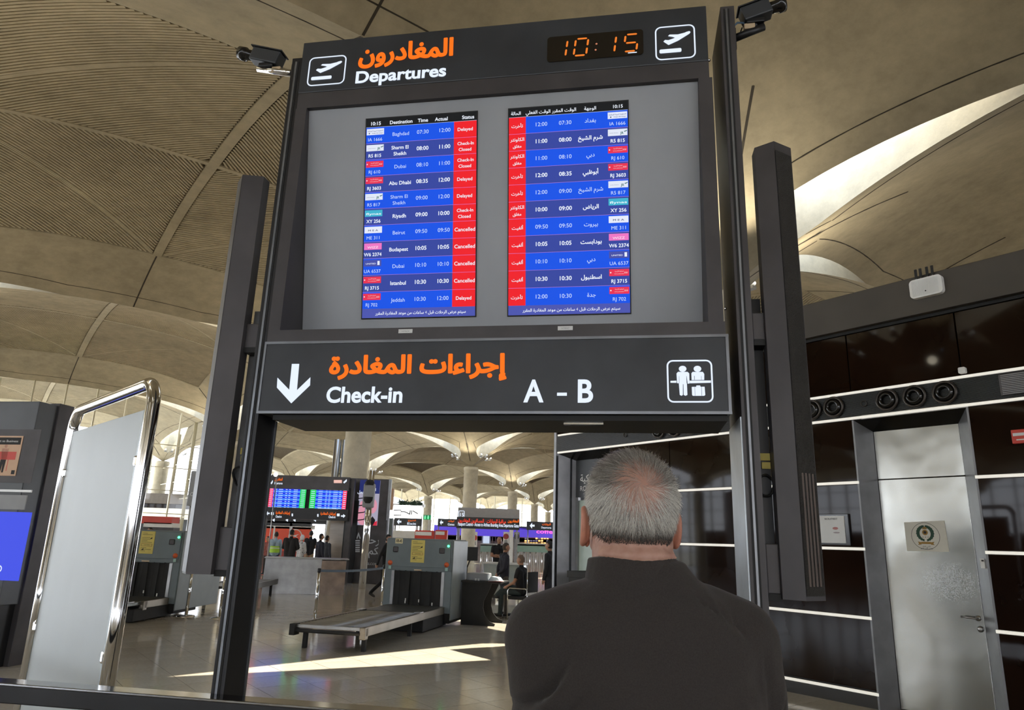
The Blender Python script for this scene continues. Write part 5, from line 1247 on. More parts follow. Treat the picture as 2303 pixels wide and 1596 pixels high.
K['belt'] = mat('worn_deck', (.20, .215, .21), .28, .5, noise=.3, nscale=8, stretch=(.3, 2, 1)); K['belt2'] = mat('black_belt', (.06, .06, .055), .4, noise=.2)
AX = R(-12.8)
mr = Vector((-1.07-.97*.70, 14.72+.22*.70, 0))
xm = xray('large blue grey baggage scanner with black curtain and conveyor toward the viewer, centre', mr, AX, cl_=.05)
x3 = xray('baggage scanner seen between the chrome framed panel and the left speaker column', onz(388, 1388)+Vector((-.72, .05, 0)), R(-3), 1.0, conv=.9)
x2 = xray('baggage scanner half hidden between the totem and the chrome framed panel', Vector((-9.45, 15.0, 0)), R(6), 1.0, conv=.9)
x2b = None
# ================================================================= SMALL TABLE, CHAIR, SCANNER KEYBOARD
tp = onz(1036, 1402)+Vector((.06, .10, 0))
tbl = empty('operator_table', tp, AX, 'black operator table with curved side panels beside the large scanner', 'table')
def side(x):
    m = MB(); m.prism([(0, 0), (.62, 0), (.66, .04), (.52, .10), (.47, .25), (.46, .42), (.50, .58), (.56, .72), (.60, .80), (-.0, .80)], -.012, .012, K['rubber'], 'y'); m.xf(Matrix.Translation((x, 0, 0)))
    return m
m = MB(); m.bbox(-.02, -.28, .82, .82, .50, .86, K['rubber'], .01); m.build('table_top', tbl)
for y in (-.24, .44):
    m = MB(); m.prism([(0, 0), (.70, 0), (.72, .04), (.60, .09), (.50, .20), (.46, .34), (.47, .48), (.54, .62), (.60, .74), (.62, .82), (0, .82)], y-.012, y+.012, K['rubber'], 'y'); m.build('side_panel', tbl)
m = MB(); m.box(.03, -.24, .1, .06, .44, .8, K['black']); m.build('back_panel', tbl)
mm = Matrix.Translation(tp) @ Matrix.Rotation(AX, 4, 'Z')
def tobj(mb, name, lab, cat): o = mb.build(name, None, tp, lab, cat); o.rotation_euler = (0, 0, AX); return o
m = MB(); m.bbox(.04, -.10, .86, .48, .30, 1.00, K['plasticg'], .02); m.bbox(.10, -.14, .86, .50, -.08, .90, K['plasticg'], .008); tobj(m, 'control_console', 'grey control console standing on the black operator table', 'console')
m = MB(); m.prism([(.50, .86), (.76, .86), (.70, .93), (.56, .945)], -.1, .2, mat('pale_blue_box', (.45, .52, .56), .3, noise=.05), 'y'); tobj(m, 'telephone', 'pale blue grey desk device on the right of the black operator table', 'device')
m = MB()
for k in range(4): m.add([(.56+.01*k, -.34, .862+.004*k), (.88, -.30+.02*k, .864+.004*k), (.84, -.12, .864+.004*k), (.54, -.14, .862+.004*k)], [(0, 1, 2, 3)], K['paper'] if k % 2 else K['red'])
tobj(m, 'papers', 'papers lying over the right edge of the black operator table', 'papers')
m = MB()
for x in (.27, .33): m.bbox(x-.018, -.22, .86, x+.018, -.19, .90, K['paper'], .004)
tobj(m, 'white_tags', 'two small white tags standing at the front of the operator table', 'tags')
# monitor desk behind
mdk = empty('glass_desk', onz(1060, 1360)+Vector((.25, 1.3, 0)), AX, 'pale glass fronted desk with a bright top behind the operator table', 'desk')
m = MB(); m.bbox(0, 0, .1, 1.15, .5, 1.02, mat('pale_glass_front', (.45, .50, .47), .25, noise=.08), .01); m.build('front', mdk); m = MB(); m.bbox(-.03, -.05, 1.02, 1.2, .55, 1.07, K['white'], .01); m.build('top', mdk)
mon = empty('monitor', onz(1060, 1360)+Vector((-.08, 1.1, 0)), AX+R(60), 'black monitor on an arm beside the pale glass desk', 'monitor')
m = MB(); m.bbox(-.2, -.02, 1.10, .2, .02, 1.48, K['rubber'], .01); m.build('display', mon); m = MB(); m.tube([(0, .02, 1.25), (.05, .15, 1.1), (0, .2, .9), (0, .2, 0)], .02, K['rubber'], 8); m.build('arm', mon)
# office chair of the seated man
def chair(lab, loc, rz):
    o = empty('office_chair', loc, rz, lab, 'chair')
    m = MB(); m.bbox(-.24, -.24, .42, .24, .24, .49, K['rubber'], .02); m.build('seat', o)
    m = MB(); m.bbox(-.24, -.29, .58, .24, -.245, 1.02, K['rubber'], .02); m.build('backrest', o)
    for sx in (-1, 1):
        m = MB(); m.tube([(sx*.26, -.26, .62), (sx*.26, -.22, .66), (sx*.26, .18, .66), (sx*.26, .22, .60), (sx*.25, .22, .02)], .012, K['chrome'], 8); m.build('arm_frame', o)
        m = MB(); m.tube([(sx*.25, -.25, .9), (sx*.25, -.26, .45), (sx*.25, -.26, .02)], .012, K['chrome'], 8); m.build('leg', o)
    return o
cp = onz(1172, 1392)
chair('black chair with chrome frame under the seated man in black', cp, R(62))
# ================================================================= STANCHIONS
def stanchion(lab, loc, h=1.02):
    o = empty('stanchion', loc, 0, lab, 'stanchion', 'chrome belt stanchions')
    m = MB(); m.lathe([(.175, 0), (.175, .012), (.12, .028), (.03, .035)], K['chrome'], 28); m.build('base', o)
    m = MB(); m.cyl((0, 0, .03), (0, 0, h-.08), .030, K['chrome'], 16); m.build('pole', o)
    m = MB(); m.lathe([(.030, h-.08), (.036, h-.075), (.036, h-.01), (.02, h), (0, h)], K['black'], 16); m.build('belt_head', o)
    return o
s1 = onz(707, 1398); s2 = onz(857, 1376)
stanchion('chrome stanchion with round base left of the scanner conveyor', s1); stanchion('chrome stanchion close to the left edge of the large scanner', s2, 1.05)
stanchion('leftmost chrome stanchion below the left speaker column', onz(418, 1386)); stanchion('chrome stanchion just left of the left board post', onz(494, 1390))
def belt(a, b, z, lab, col=(.10, .14, .19)):
    m = MB(); a = Vector((a.x, a.y, z)); b = Vector((b.x, b.y, z)); q_ = (b-a).normalized()*.045; a += q_; b -= q_; n = 10; vs = []
    for k in range(n+1):
        t = k/n; p = a.lerp(b, t); s_ = -.03*math.sin(math.pi*t); vs += [(p.x, p.y, p.z+s_-.025), (p.x, p.y, p.z+s_+.025)]
    m.add(vs, [(2*k, 2*k+2, 2*k+3, 2*k+1) for k in range(n)], mat('belt_blue'+str(col), col, .6, noise=.1)); return m.build('barrier_belt', None, None, lab, 'barrier belt')
belt(s1, s2, .97, 'blue grey barrier belt stretched between the two stanchions left of the scanner')
# ================================================================= STEEL COUNTER AND SECOND CONVEYOR
c0, c1 = onz(588, 1335), onz(745, 1337)
dv = c1-c0; ct = empty('steel_counter', c0, math.atan2(dv.y, dv.x), 'brushed steel counter block with a marble end, left of centre', 'counter')
Lc = dv.length
m = MB(); m.bbox(0, 0, .0, Lc*.82, .9, .98, K['steel_d'], .006); m.build('front', ct)
m = MB(); m.box(Lc*.82, .0, 0, Lc*1.18, .9, .95, mat('tan_marble', (.42, .32, .26), .3, noise=.3, nscale=3)); m.build('end_block', ct)
m = MB(); m.bbox(-.03, -.03, .98, Lc*1.22, .95, 1.01, K['steel'], .004); m.build('top', ct)
a0, a1 = onz(570, 1345, 0), onz(700, 1322, 0)
cv = empty('roller_conveyor', onz(575, 1352), math.atan2((a1-a0).y, (a1-a0).x)+R(8), 'low dark conveyor with steel side left of the steel counter, behind the left post', 'conveyor')
m = MB(); m.bbox(-1.2, 0, .30, 2.1, .06, .44, K['steel'], .01); m.bbox(-1.2, 1.0, .30, 2.1, 1.06, .44, K['steel'], .01); m.build('side_rail', cv)
m = MB(); m.bbox(-1.2, .05, .36, 2.0, 1.0, .42, K['belt2'], .01); m.build('belt', cv)
for x in (-1, .3, 1.9):
    m = MB(); m.box(x-.03, .1, 0, x+.03, .16, .34, K['rubber']); m.box(x-.03, .9, 0, x+.03, .96, .34, K['rubber']); m.build('leg', cv)
# ================================================================= POLES
pc = onz(814, 1324)
pl = empty('camera_pole', pc, 0, 'chrome pole with grey round headed camera unit in front of the advert tower', 'pole')
m = MB(); m.cyl((0, 0, 0), (0, 0, 3.86), .115, K['chrome'], 24); m.build('pole', pl)
m = MB(); m.bbox(-.19, -.22, 2.62, .19, .0, 3.42, K['plasticg'], .05); m.build('camera_housing', pl)
m = MB(); m.lathe([(0, 0), (.10, .01), (.16, .10), (.17, .22)], K['rubber'], 20, c=(0, -.16, 2.75)); m.lathe([(.17, 0), (.16, .1), (.10, .18), (0, .2)], K['rubber'], 20, c=(0, -.14, 3.36)); m.build('dome_covers', pl)
p2 = Vector(((757-1151.5)/1642*33, 33, 0)); tz = at(757, 988, 31).z
cpole = at(757, 1030, 31); m = MB(); m.cyl((0, 0, 0), (0, 0, tz), .16, K['steel'], 20); m.cyl((.30, .05, 0), (.30, .05, tz), .11, K['steel'], 16)
m.build('double_pole', None, (cpole.x, 31, 0), 'pair of tall shiny steel poles rising behind the second flight board', 'pole')
lp = at(430, 1150, 22)
gp = empty('slim_post', (lp.x, 22, 0), 0, 'grey post with camera box left of the left speaker column', 'pole')
m = MB(); m.cyl((0, 0, 0), (0, 0, 2.9), .07, K['steel_d'], 14); m.build('pole', gp); m = MB(); m.bbox(-.13, -.12, 2.4, .13, .10, 3.45, K['plasticg'], .04); m.build('camera_box', gp)
m = MB(); ringpoly(m, [(.05*math.cos(a*.5), 2.75+.06*math.sin(a*.5)) for a in range(13)], [(.03*math.cos(a*.5), 2.75+.04*math.sin(a*.5)) for a in range(13)], -.125, K['paper']); m.build('ring_mark', gp)
# ================================================================= SECOND FLIGHT BOARD
Y2 = 26.3
b2 = at(605, 1090, Y2); B2 = empty('departure_board', (0, 0, 0), 0, 'distant smaller departures board with two blue screens and green and red columns', 'information board')
def b2r(px0, py0, px1, py1, y0, y1, m_, name, par=B2, Yd=Y2):
    a, b = at(px0, py1, Yd), at(px1, py0, Yd); mb = MB(); mb.box(a.x, Yd+y0, min(a.z, b.z), b.x, Yd+y1, max(a.z, b.z), m_); return mb.build(name, par), (a.x, b.x, min(a.z, b.z), max(a.z, b.z))
b2r(598, 1074, 789, 1098, -.2, .2, K['frame'], 'header_panel'); b2r(598, 1098, 789, 1146, -.12, .2, K['groove'], 'screen_cabinet'); b2r(592, 1146, 786, 1165, -.22, .2, K['black'], 'lower_sign')
_, q = b2r(605, 1093, 693, 1142, -.16, -.12, K['groove'], 'screen'); _, q2 = b2r(697, 1094, 784, 1143, -.16, -.12, K['groove'], 'screen')
for (x0, x1, z0, z1), rev in ((q, False), (q2, True)):
    m = MB(); w = x1-x0; h = z1-z0; y = Y2-.165
    bl = emis('scr2_blue', (.01, .03, .75), 1.1); lb = emis('scr2_light', (.06, .25, .95), 1.1); gr = emis('scr2_green', (.02, .62, .10), 1.1); rd = emis('scr2_red', (.95, .05, .12), 1.1); wh2 = emis('scr2_white', (.5, .65, 1.), 1.2)
    X = (lambda u: x0+u*w) if not rev else (lambda u: x1-u*w)
    n = 11
    for k in range(n):
        za, zb = z1-h*(.06+.085*k), z1-h*(.06+.085*(k+1)); R_ = lambda u0, u1, mt, yy=y: rect(m, min(X(u0), X(u1)), zb, max(X(u0), X(u1)), za, yy, mt)
        R_(0, 1, bl if k % 2 else lb); R_(.0, .11, rd, y-.003); R_(.84, 1, gr, y-.003)
        for u0, u1 in ((.15, .21), (.25, .37), (.44, .49), (.53, .58), (.66, .77), (.87, .97), (.02, .09)):
            rect(m, min(X(u0), X(u1)), zb+.32*(za-zb), max(X(u0), X(u1)), zb+.62*(za-zb), y-.006, wh2)
    rect(m, min(X(.2), X(.75)), z0, max(X(.2), X(.75)), z0+.015, y-.006, wh2)
    m.build('flight_rows', B2)
def place2(mb, t, px0, py0, px1, py1, mt, Yd, ar=False, yo=-.225, bold=.02, res=1):
    a, b = at(px0, py1, Yd), at(px1, py0, Yd); text(mb, t, (a.x+b.x)/2, 0, .1, mt, 'c', b.x-a.x, Yd+yo, bold, ar, res, (min(a.z, b.z), max(a.z, b.z)))
m = MB(); place2(m, 'المغادرون', 622, 1075, 640, 1083, K['orange'], Y2, True); place2(m, 'Departures', 621, 1085, 640, 1091, K['whiteL'], Y2)
place2(m, 'إجراءات المغادرة', 624, 1150, 657, 1158, K['orange2'] if 'orange2' in K else K['orange'], Y2, True); place2(m, 'Check-in', 624, 1159, 638, 1164, K['whiteL'], Y2); place2(m, 'إجراءات المغادرة', 724, 1152, 759, 1160, K['orange'], Y2, True); place2(m, 'Check-in', 742, 1160, 758, 1165, K['whiteL'], Y2)
m.build('lettering', B2)
m = MB()
def px(mb, pts, Yd, yo, mt): mb.add([(lambda p: (p.x, Yd+yo, p.z))(at(a, b, Yd)) for a, b in pts], [tuple(range(len(pts)))], mt)
px(m, [(602, 1154), (607, 1150), (607, 1153), (611, 1153), (611, 1156), (607, 1156), (607, 1159)], Y2, -.225, K['whiteL']); px(m, [(780, 1160), (775, 1156), (775, 1159), (770, 1159), (770, 1162), (775, 1162), (775, 1165)], Y2, -.225, K['whiteL'])
px(m, [(614, 1152), (620, 1152), (620, 1158), (614, 1158)], Y2, -.225, K['whiteL']); px(m, [(761, 1155), (767, 1155), (767, 1161), (761, 1161)], Y2, -.225, K['whiteL']); px(m, [(660, 1155), (663, 1155), (663, 1161), (660, 1161)], Y2, -.225, K['whiteL']); px(m, [(717, 1156), (720, 1156), (720, 1162), (717, 1162)], Y2, -.225, K['whiteL'])
px(m, [(775, 1085), (783, 1078), (783, 1083), (777, 1088)], Y2, -.225, K['whiteL']); px(m, [(754, 1080), (772, 1080), (772, 1087), (754, 1087)], Y2, -.225, mat('clock_dim', (.05, .02, .02), .4, 0, (.55, .33, .28), .7)); px(m, [(613, 1087), (618, 1080), (618, 1085), (615, 1090)], Y2, -.225, K['whiteL'])
m.build('pictograms', B2)
for x_ in (596, 788):
    a = at(x_, 1120, Y2); m = MB(); m.box(a.x-.1, Y2, 0, a.x+.1, Y2+.25, at(x_, 1076, Y2).z, K['frame']); m.build('post', B2)
# ================================================================= ADVERT TOWER
YT = 27.4
tw = empty('advert_tower', (0, 0, 0), 0, 'tall dark advertising tower with a pink poster behind the chrome camera pole', 'advertising display')
def tr(px0, py0, px1, py1, y0, y1, m_, name): return b2r(px0, py0, px1, py1, y0, y1, m_, name, tw, YT)
a = at(792, 1100, YT); b = at(868, 1100, YT); t_ = at(830, 1076, YT).z
m = MB(); m.bbox(a.x-.1, YT, 0, b.x+.1, YT+.5, t_, K['frame'], .02); m.build('body', tw)
m = MB(); m.box(a.x-.16, YT-.12, 0, a.x+.32, YT+.1, t_*.78, K['black']); m.build('left_post', tw); m = MB(); m.box(b.x-.1, YT-.12, 0, b.x+.14, YT+.1, t_*.60, K['frame']); m.build('right_post', tw); m = MB(); m.box(b.x+.1, YT-.05, 0, b.x+.2, YT+.1, t_, K['frame_l']); m.build('edge', tw, label='bright steel edge')
ps, q = tr(802, 1080, 856, 1180, -.02, .0, emis('poster_pale', (.42, .40, .52), .9), 'poster'); m = MB(); X0, X1, Z0, Z1 = q; Hh = Z1-Z0; Ww = X1-X0; y = YT-.03
navy_ = emis('poster_navy', (.02, .03, .16), .9); pk = emis('poster_pink', (.75, .32, .42), .9); dkp = mat('poster_dark', (.05, .05, .06), .5, noise=.1)
rect(m, X0, Z0+Hh*.70, X1, Z1, y, navy_); text(m, 'السفر', X1-.30, Z0+Hh*.76, .10, K['whiteL'], ar=True, y=y-.01, res=1); text(m, 'طلتك أجمل', X1-.50, Z0+Hh*.70, .10, K['whiteL'], ar=True, y=y-.01, res=1)
for cx, cz, rx, rz_ in ((.28, .22, .30, .22), (.72, .42, .22, .16), (.2, .45, .12, .08)): disc(m, X0+cx*Ww, Z0+cz*Hh, rx*Ww, y-.01, pk, 18, rz_*Hh)
for k in range(4): px_ = X0+.62*Ww; m.tube([(X0+(.0+.0)*Ww, y-.02, Z0+(.1+.16*k)*Hh), (X0+.3*Ww, y-.02, Z0+(.12+.16*k)*Hh), (X0+.6*Ww, y-.02, Z0+(.2+.15*k)*Hh)], .02, dkp, 5)
m.tube([(X0+.72*Ww, y-.02, Z0+.02*Hh), (X0+.55*Ww, y-.02, Z0+.3*Hh), (X0+.72*Ww, y-.02, Z0+.45*Hh), (X0+.68*Ww, y-.02, Z0+.68*Hh)], .05, dkp, 6)
poly(m, [(X0+.6*Ww, Z0), (X0+.85*Ww, Z0), (X0+.9*Ww, Z0+.12*Hh), (X0+.75*Ww, Z0+.2*Hh), (X0+.62*Ww, Z0+.1*Hh)], y-.025, dkp); poly(m, [(X0+.8*Ww, Z0), (X1, Z0), (X1, Z0+.1*Hh), (X0+.88*Ww, Z0+.08*Hh)], y-.027, emis('poster_red', (.65, .03, .06), .9))
m.build('poster_print', ps)
m = MB(); K['greyw'] = mat('grey_white_print', (.55, .58, .62), .5, noise=.05)
px(m, [(803, 1210), (808, 1196), (813, 1210), (811, 1212), (808, 1204), (805, 1212)], YT, -.14, K['greyw'])
for z in (1214, 1219, 1224, 1229, 1234, 1238): px(m, [(801, z), (811, z), (811, z+3), (801, z+3)], YT, -.14, K['greyw'])
text(m, 'مرحبا', at(843, 1215, YT).x, at(843, 1222, YT).z, .28, K['greyw'], ar=True, y=YT-.03, res=1); text(m, 'بكم', at(843, 1240, YT).x, at(843, 1246, YT).z, .25, K['greyw'], ar=True, y=YT-.03, res=1); text(m, 'WELCOME', at(835, 1268, YT).x, at(835, 1270, YT).z, .08, K['greyw'], y=YT-.03, res=1)
m.build('side_print', tw)
# dark glass panel right of tower
m = MB(); a, b = at(868, 1180, 34), at(884, 1165, 34); m.box(a.x, 34, 0, b.x, 34.2, b.z, mat('slate_panel', (.05, .08, .10), .3, noise=.1)); m.build('slate_panel', None, None, 'tall slate blue panel just right of the advert tower', 'panel')
# ================================================================= MARBLE PILLAR BLOCK
def blockpx(name, px0, pyt, px1, Yd, th, mt, lab, cat, zb=0., pyb=None):
    a, b = at(px0, pyt, Yd), at(px1, pyt, Yd)
    if pyb is not None: zb = (at(px0, pyb, Yd).z+at(px1, pyb, Yd).z)/2
    m = MB(); m.bbox(a.x, 0, zb, b.x, th, (a.z+b.z)/2, mt, .01); return m.build(name, None, (0, Yd, 0), lab, cat)
K['marble'] = mat('veined_marble', (.50, .44, .38), .25, noise=.25, nscale=1.3, stretch=(.5, 1, 2.5))
blockpx('marble_pier', 744, 1166, 776, 27.6, .4, K['marble'], 'veined pale marble pier right of the group of standing people', 'pier')
# ================================================================= FAR HALL
K['redw'] = mat('red_orange_wall', (.78, .10, .05), .45, noise=.1, nscale=.6)
rw = empty('red_booth', (0, 45, 0), 0, 'long red shop wall with white top band behind the group on the left', 'booth')
def rp(par, Yd, px0, py0, px1, py1, th, mt, name, y0=0.): 
    a, b = at(px0, py1, Yd), at(px1, py0, Yd); m = MB(); m.box(a.x, y0, min(a.z, b.z), b.x, y0+th, max(a.z, b.z), mt); return m.build(name, par)
rp(rw, 45, 570, 1186, 700, 1236, .3, K['redw'], 'wall_panel'); rp(rw, 45, 570, 1181, 706, 1186, .35, K['white'], 'top_band'); a = at(570, 1236, 45); b = at(700, 1236, 45); m = MB(); m.box(a.x, .02, 0, b.x, .3, a.z, mat('dull_red_base', (.35, .06, .05), .5, noise=.1)); m.build('base', rw)
m = MB(); p = at(664, 1205, 45); disc(m, p.x, p.z, .42, -.01, K['paper'], 20); disc(m, p.x, p.z, .36, -.02, K['redw'], 20); poly(m, [(p.x-.2, p.z), (p.x+.22, p.z+.12), (p.x+.05, p.z+.0), (p.x+.2, p.z-.1)], -.03, K['paper']); m.build('round_logo', rw)
m = MB(); rect(m, at(616, 1200, 45).x-.05, at(616, 1234, 45).z, at(616, 1200, 45).x+.05, at(616, 1183, 45).z, -.02, K['paper']); m.build('white_divider', rw)
oh = empty('overhead_gantry', (0, 40, 0), 0, 'dark overhead sign gantry with small white arrows above the red booth', 'sign')
rp(oh, 40, 590, 1165, 742, 1174, .3, K['black'], 'beam'); rp(oh, 40, 598, 1174, 700, 1181, .3, K['black2'], 'lower_beam')
m = MB()
for x in (615, 645, 662, 708): px(m, [(x-3, 1168), (x+3, 1165), (x+3, 1172)], 40, -.05-40, K['whiteL']) if False else m.add([(at(x-3, 1169, 40).x, -.02, at(x, 1169, 40).z), (at(x+3, 1169, 40).x, -.02, at(x, 1165, 40).z), (at(x+3, 1169, 40).x, -.02, at(x, 1173, 40).z)], [(0, 1, 2)], K['whiteL'])
m.build('arrows', oh)
for x in (592, 655, 735):
    a = at(x, 1175, 40); m = MB(); m.box(a.x-.06, 0, 0, a.x+.06, .1, a.z, K['steel_d']); m.build('post', oh)
# white lit banner
wb = empty('lit_banner', (0, 60, 0), 0, 'large bright white lit banner with thin black line drawing, left of the green exit sign', 'banner')
rp(wb, 60, 883, 1137, 949, 1167, .2, mat('lit_white', (.8, .8, .8), .5, 0, (1, 1, 1), 1.3), 'face')
m = MB()
for pts in ([(886, 1147), (902, 1147), (902, 1158), (886, 1158)], [(902, 1150), (912, 1151), (922, 1156)], [(921, 1157), (923, 1147)], [(925, 1157), (926, 1147)], [(928, 1148), (940, 1155)]): m.tube([(at(x, y_, 60).x, -.05, at(x, y_, 60).z) for x, y_ in pts], .04, K['ink'], 4)
m.build('line_drawing', wb)
for x in (885, 947): a = at(x, 1160, 60); m = MB(); m.box(a.x-.1, .05, 0, a.x+.1, .2, a.z, K['steel_d']); m.build('post', wb)
# mezzanine with plants, brown panel
bp2_ = blockpx('brown_panel', 868, 1098, 886, 50, .3, mat('brown_panel', (.42, .26, .16), .5, noise=.2, nscale=1), 'brown orange panel right of the advert tower', 'panel', pyb=1146)
m = MB(); m.box(at(870, 1146, 50).x, 50, 0, at(874, 1146, 50).x, 50.2, at(870, 1146, 50).z, K['steel_d']); m.build('panel_support', None, None, 'thin support under the brown orange panel', 'post')
pln = empty('hanging_greenery', (0, 62, 0), 0, 'dark green plants on a ledge above the white banner', 'plants')
m = MB(); rn = random.Random(5); K['leaf'] = mat('dark_leaf', (.03, .06, .035), .6, noise=.3)
for k in range(420):
    x = rn.uniform(898, 948); y_ = 1131+rn.gauss(0, 2.2)+(x-898)*.06; p = at(x, y_, 62); d = rn.uniform(.12, .25); a = rn.uniform(0, 6.28); m.add([(p.x, rn.uniform(-.3, .3), p.z), (p.x+d*math.cos(a), 0, p.z+d*math.sin(a)), (p.x+d*math.cos(a+.6), .1, p.z+d*math.sin(a+.6))], [(0, 1, 2)], K['leaf'])
m.build('foliage', pln, kind='stuff'); rp(pln, 62, 880, 1134, 955, 1138, .5, K['steel_d'], 'ledge')
for x in (890, 940): a = at(x, 1136, 62); m = MB(); m.box(a.x-.1, .2, 0, a.x+.1, .4, a.z, K['steel_d']); m.build('support', pln)
# hanging signs
def hsign(px0, py0, px1, py1, Yd, lab, ar=None, en=None, arrow=True, face=None):
    o = empty('hanging_sign', (0, Yd, 0), 0, lab, 'sign'); rp(o, Yd, px0, py0, px1, py1, .25, face or K['black2'], 'panel')
    W = px1-px0; H = py1-py0; m = MB(); a = at(px0, py1, Yd); b = at(px1, py0, Yd)
    x = lambda u: a.x+(b.x-a.x)*u
    z = lambda v: a.z+(b.z-a.z)*v
    if ar: text(m, ar, 0, 0, .1, K['orange'], ar=True, y=-.02, res=1, w=x(.78)-x(.50), fit=(z(.55), z(.85))); m.v = [(v[0]+(x(.64)), v[1], v[2]) for v in m.v]
    if en: text(m, en, x(.64), 0, .1, K['whiteL'], y=-.02, res=1, w=x(.82)-x(.50), fit=(z(.15), z(.45)))
    if arrow: poly(m, [(x(.10), z(.5)), (x(.18), z(.85)), (x(.18), z(.62)), (x(.26), z(.62)), (x(.26), z(.4)), (x(.18), z(.4)), (x(.18), z(.15))], -.02, K['whiteL'])
    m.build('lettering', o)
    for u in (.05, .95): mb = MB(); mb.cyl((x(u), .1, 0), (x(u), .1, b.z-.02), .04, K['steel_d'], 6); mb.build('post', o)
    return o
hsign(886, 1166, 949, 1181, 55, 'dark hanging sign with red Arabic word under the white lit banner', 'الخروج', 'Exit'); hsign(984, 1167, 1032, 1183, 58, 'dark hanging sign with a white drop mark left of the big grey sign', 'البوابات', 'Gates'); hsign(1184, 1174, 1254, 1191, 60, 'dark hanging sign at the right end of the hall next to the grey wall end', 'البوابات', 'Departures')
ex_ = empty('exit_sign', (0, 48, 0), 0, 'small green lit exit sign on a white post behind the scanner', 'exit sign')
rp(ex_, 48, 952, 1158, 969, 1168, .12, emis('exit_green', (.0, .28, .08), .9), 'panel'); m = MB()
for x_ in (956, 963): p = at(x_, 1163, 48); disc(m, p.x, p.z+.09, .03, -.02, K['whiteL'], 8); poly(m, [(p.x-.05, p.z+.05), (p.x+.05, p.z+.05), (p.x+.04, p.z-.11), (p.x-.04, p.z-.11)], -.02, emis('exit_bright', (.2, .9, .4), 1.2))
m.build('figures', ex_); rp(ex_, 48, 961, 1168, 970, 1196, .15, K['white'], 'white_panel'); a = at(965, 1180, 48); m = MB(); m.box(a.x-.1, .02, 0, a.x+.1, .14, a.z, K['steel_d']); m.build('post', ex_)
gs = empty('hanging_sign', (0, 42, 0), 0, 'big grey sign for passport control with red Arabic line and white English line', 'sign')
K['gsign'] = mat('grey_sign_face', (.36, .36, .37), .5, noise=.06)
rp(gs, 42, 1029, 1145, 1169, 1170, .4, K['gsign'], 'upper_box'); rp(gs, 42, 1026, 1166, 1169, 1187, .4, K['black2'], 'lower_panel', -.05)
m = MB(); 
def gt(t, px0, py0, px1, py1, mt, ar=False): a, b = at(px0, py1, 42), at(px1, py0, 42); text(m, t, (a.x+b.x)/2, 0, .1, mt, 'c', b.x-a.x, -.07, .02, ar, 1, (min(a.z, b.z), max(a.z, b.z)))
gt('المغادرون', 1142, 1168, 1167, 1176, K['orange'], True); gt('مراقبة الجوازات - المسافرون المغادرون', 1030, 1168, 1138, 1176, emis('sign_red', (.9, .05, .02), 1.), True); gt('Passport Control - Access to Airlines Boarding Area Departures Gates', 1030, 1178, 1167, 1184, K['whiteL'])
m.build('lettering', gs); m = MB(); a, b = at(1031, 1163, 42), at(1045, 1148, 42); rframe(m, a.x, a.z, b.x, b.z, .06, .03, -.02, K['whiteL']); text(m, '1', a.x+.11, a.z+.06, .2, K['whiteL'], y=-.02, res=1); text(m, '5', a.x+.25, a.z+.06, .2, K['whiteL'], y=-.02, res=1); m.build('pictogram', gs)
for x_ in (1034, 1164): a = at(x_, 1150, 42); m = MB(); m.box(a.x-.05, .1, 0, a.x+.05, .2, a.z, K['steel_d']); m.build('post', gs)
# LED band over the shops
lb_ = empty('shop_sign', (0, 66, 0), 0, 'long violet blue lit shop fascia with pink glowing letters at its right end', 'shop sign')
rp(lb_, 66, 975, 1189, 1253, 1201, .4, emis('led_violet', (.10, .06, .62), 1.), 'fascia'); m = MB(); a, b = at(1206, 1199, 66), at(1252, 1191, 66); text(m, 'coffee', (a.x+b.x)/2, 0, .1, emis('led_pink', (1, .12, .55), 1.6), 'c', b.x-a.x, -.03, .02, False, 1, (a.z, b.z)); m.build('pink_letters', lb_)
rp(lb_, 66, 1150, 1186, 1253, 1189, .5, K['black'], 'upper_edge')
for x_ in (978, 1250): a = at(x_, 1195, 66); m = MB(); m.box(a.x-.2, .1, 0, a.x+.2, .4, a.z, K['frame']); m.build('pillar', lb_)
sh = empty('shop', (0, 67, 0), 0, 'warm lit shop front with orange shelves under the violet sign', 'shop')
rp(sh, 67, 975, 1201, 1253, 1212, .3, mat('shop_back', (.20, .15, .11), .6, noise=.3, nscale=.8), 'upper_wall', .6)
rp(sh, 67, 975, 1212, 1253, 1232, .3, mat('shop_back2', (.30, .25, .20), .6, noise=.4, nscale=1.4), 'lower_wall', .6)
a = at(975, 1231, 67); b = at(1253, 1231, 67); m = MB(); m.box(a.x, .6, 0, b.x, .9, a.z, mat('shop_base', (.30, .26, .22), .5, noise=.2)); m.build('base_wall', sh)
wl_ = mat('warm_shelf_light', (.5, .25, .08), .5, 0, (1, .48, .16), .9)
for r_k in range(4):
    for c in range(9):
        x_ = 1180+c*6.2; y_ = 1203+r_k*5.5
        if rn.random() < .85: rp(sh, 67, x_, y_, x_+4.6, y_+3.4, .1, wl_ if rn.random() < .7 else K['paper'], 'shelf_display', .3)
for k, x_ in enumerate((1092, 1099, 1106, 1113, 1120)): rp(sh, 67, x_, 1196, x_+3, 1228, .12, mat('brown_slat', (.25, .17, .12), .6, noise=.2), 'wood_slat', .2)
rp(sh, 67, 1083, 1200, 1104, 1224, .1, K['plasticg'], 'door_surround', .1); rp(sh, 67, 1086, 1203, 1101, 1224, .1, mat('pale_window', (.5, .55, .6), .3, 0, (.5, .6, .7), .4), 'shop_window', 0.)
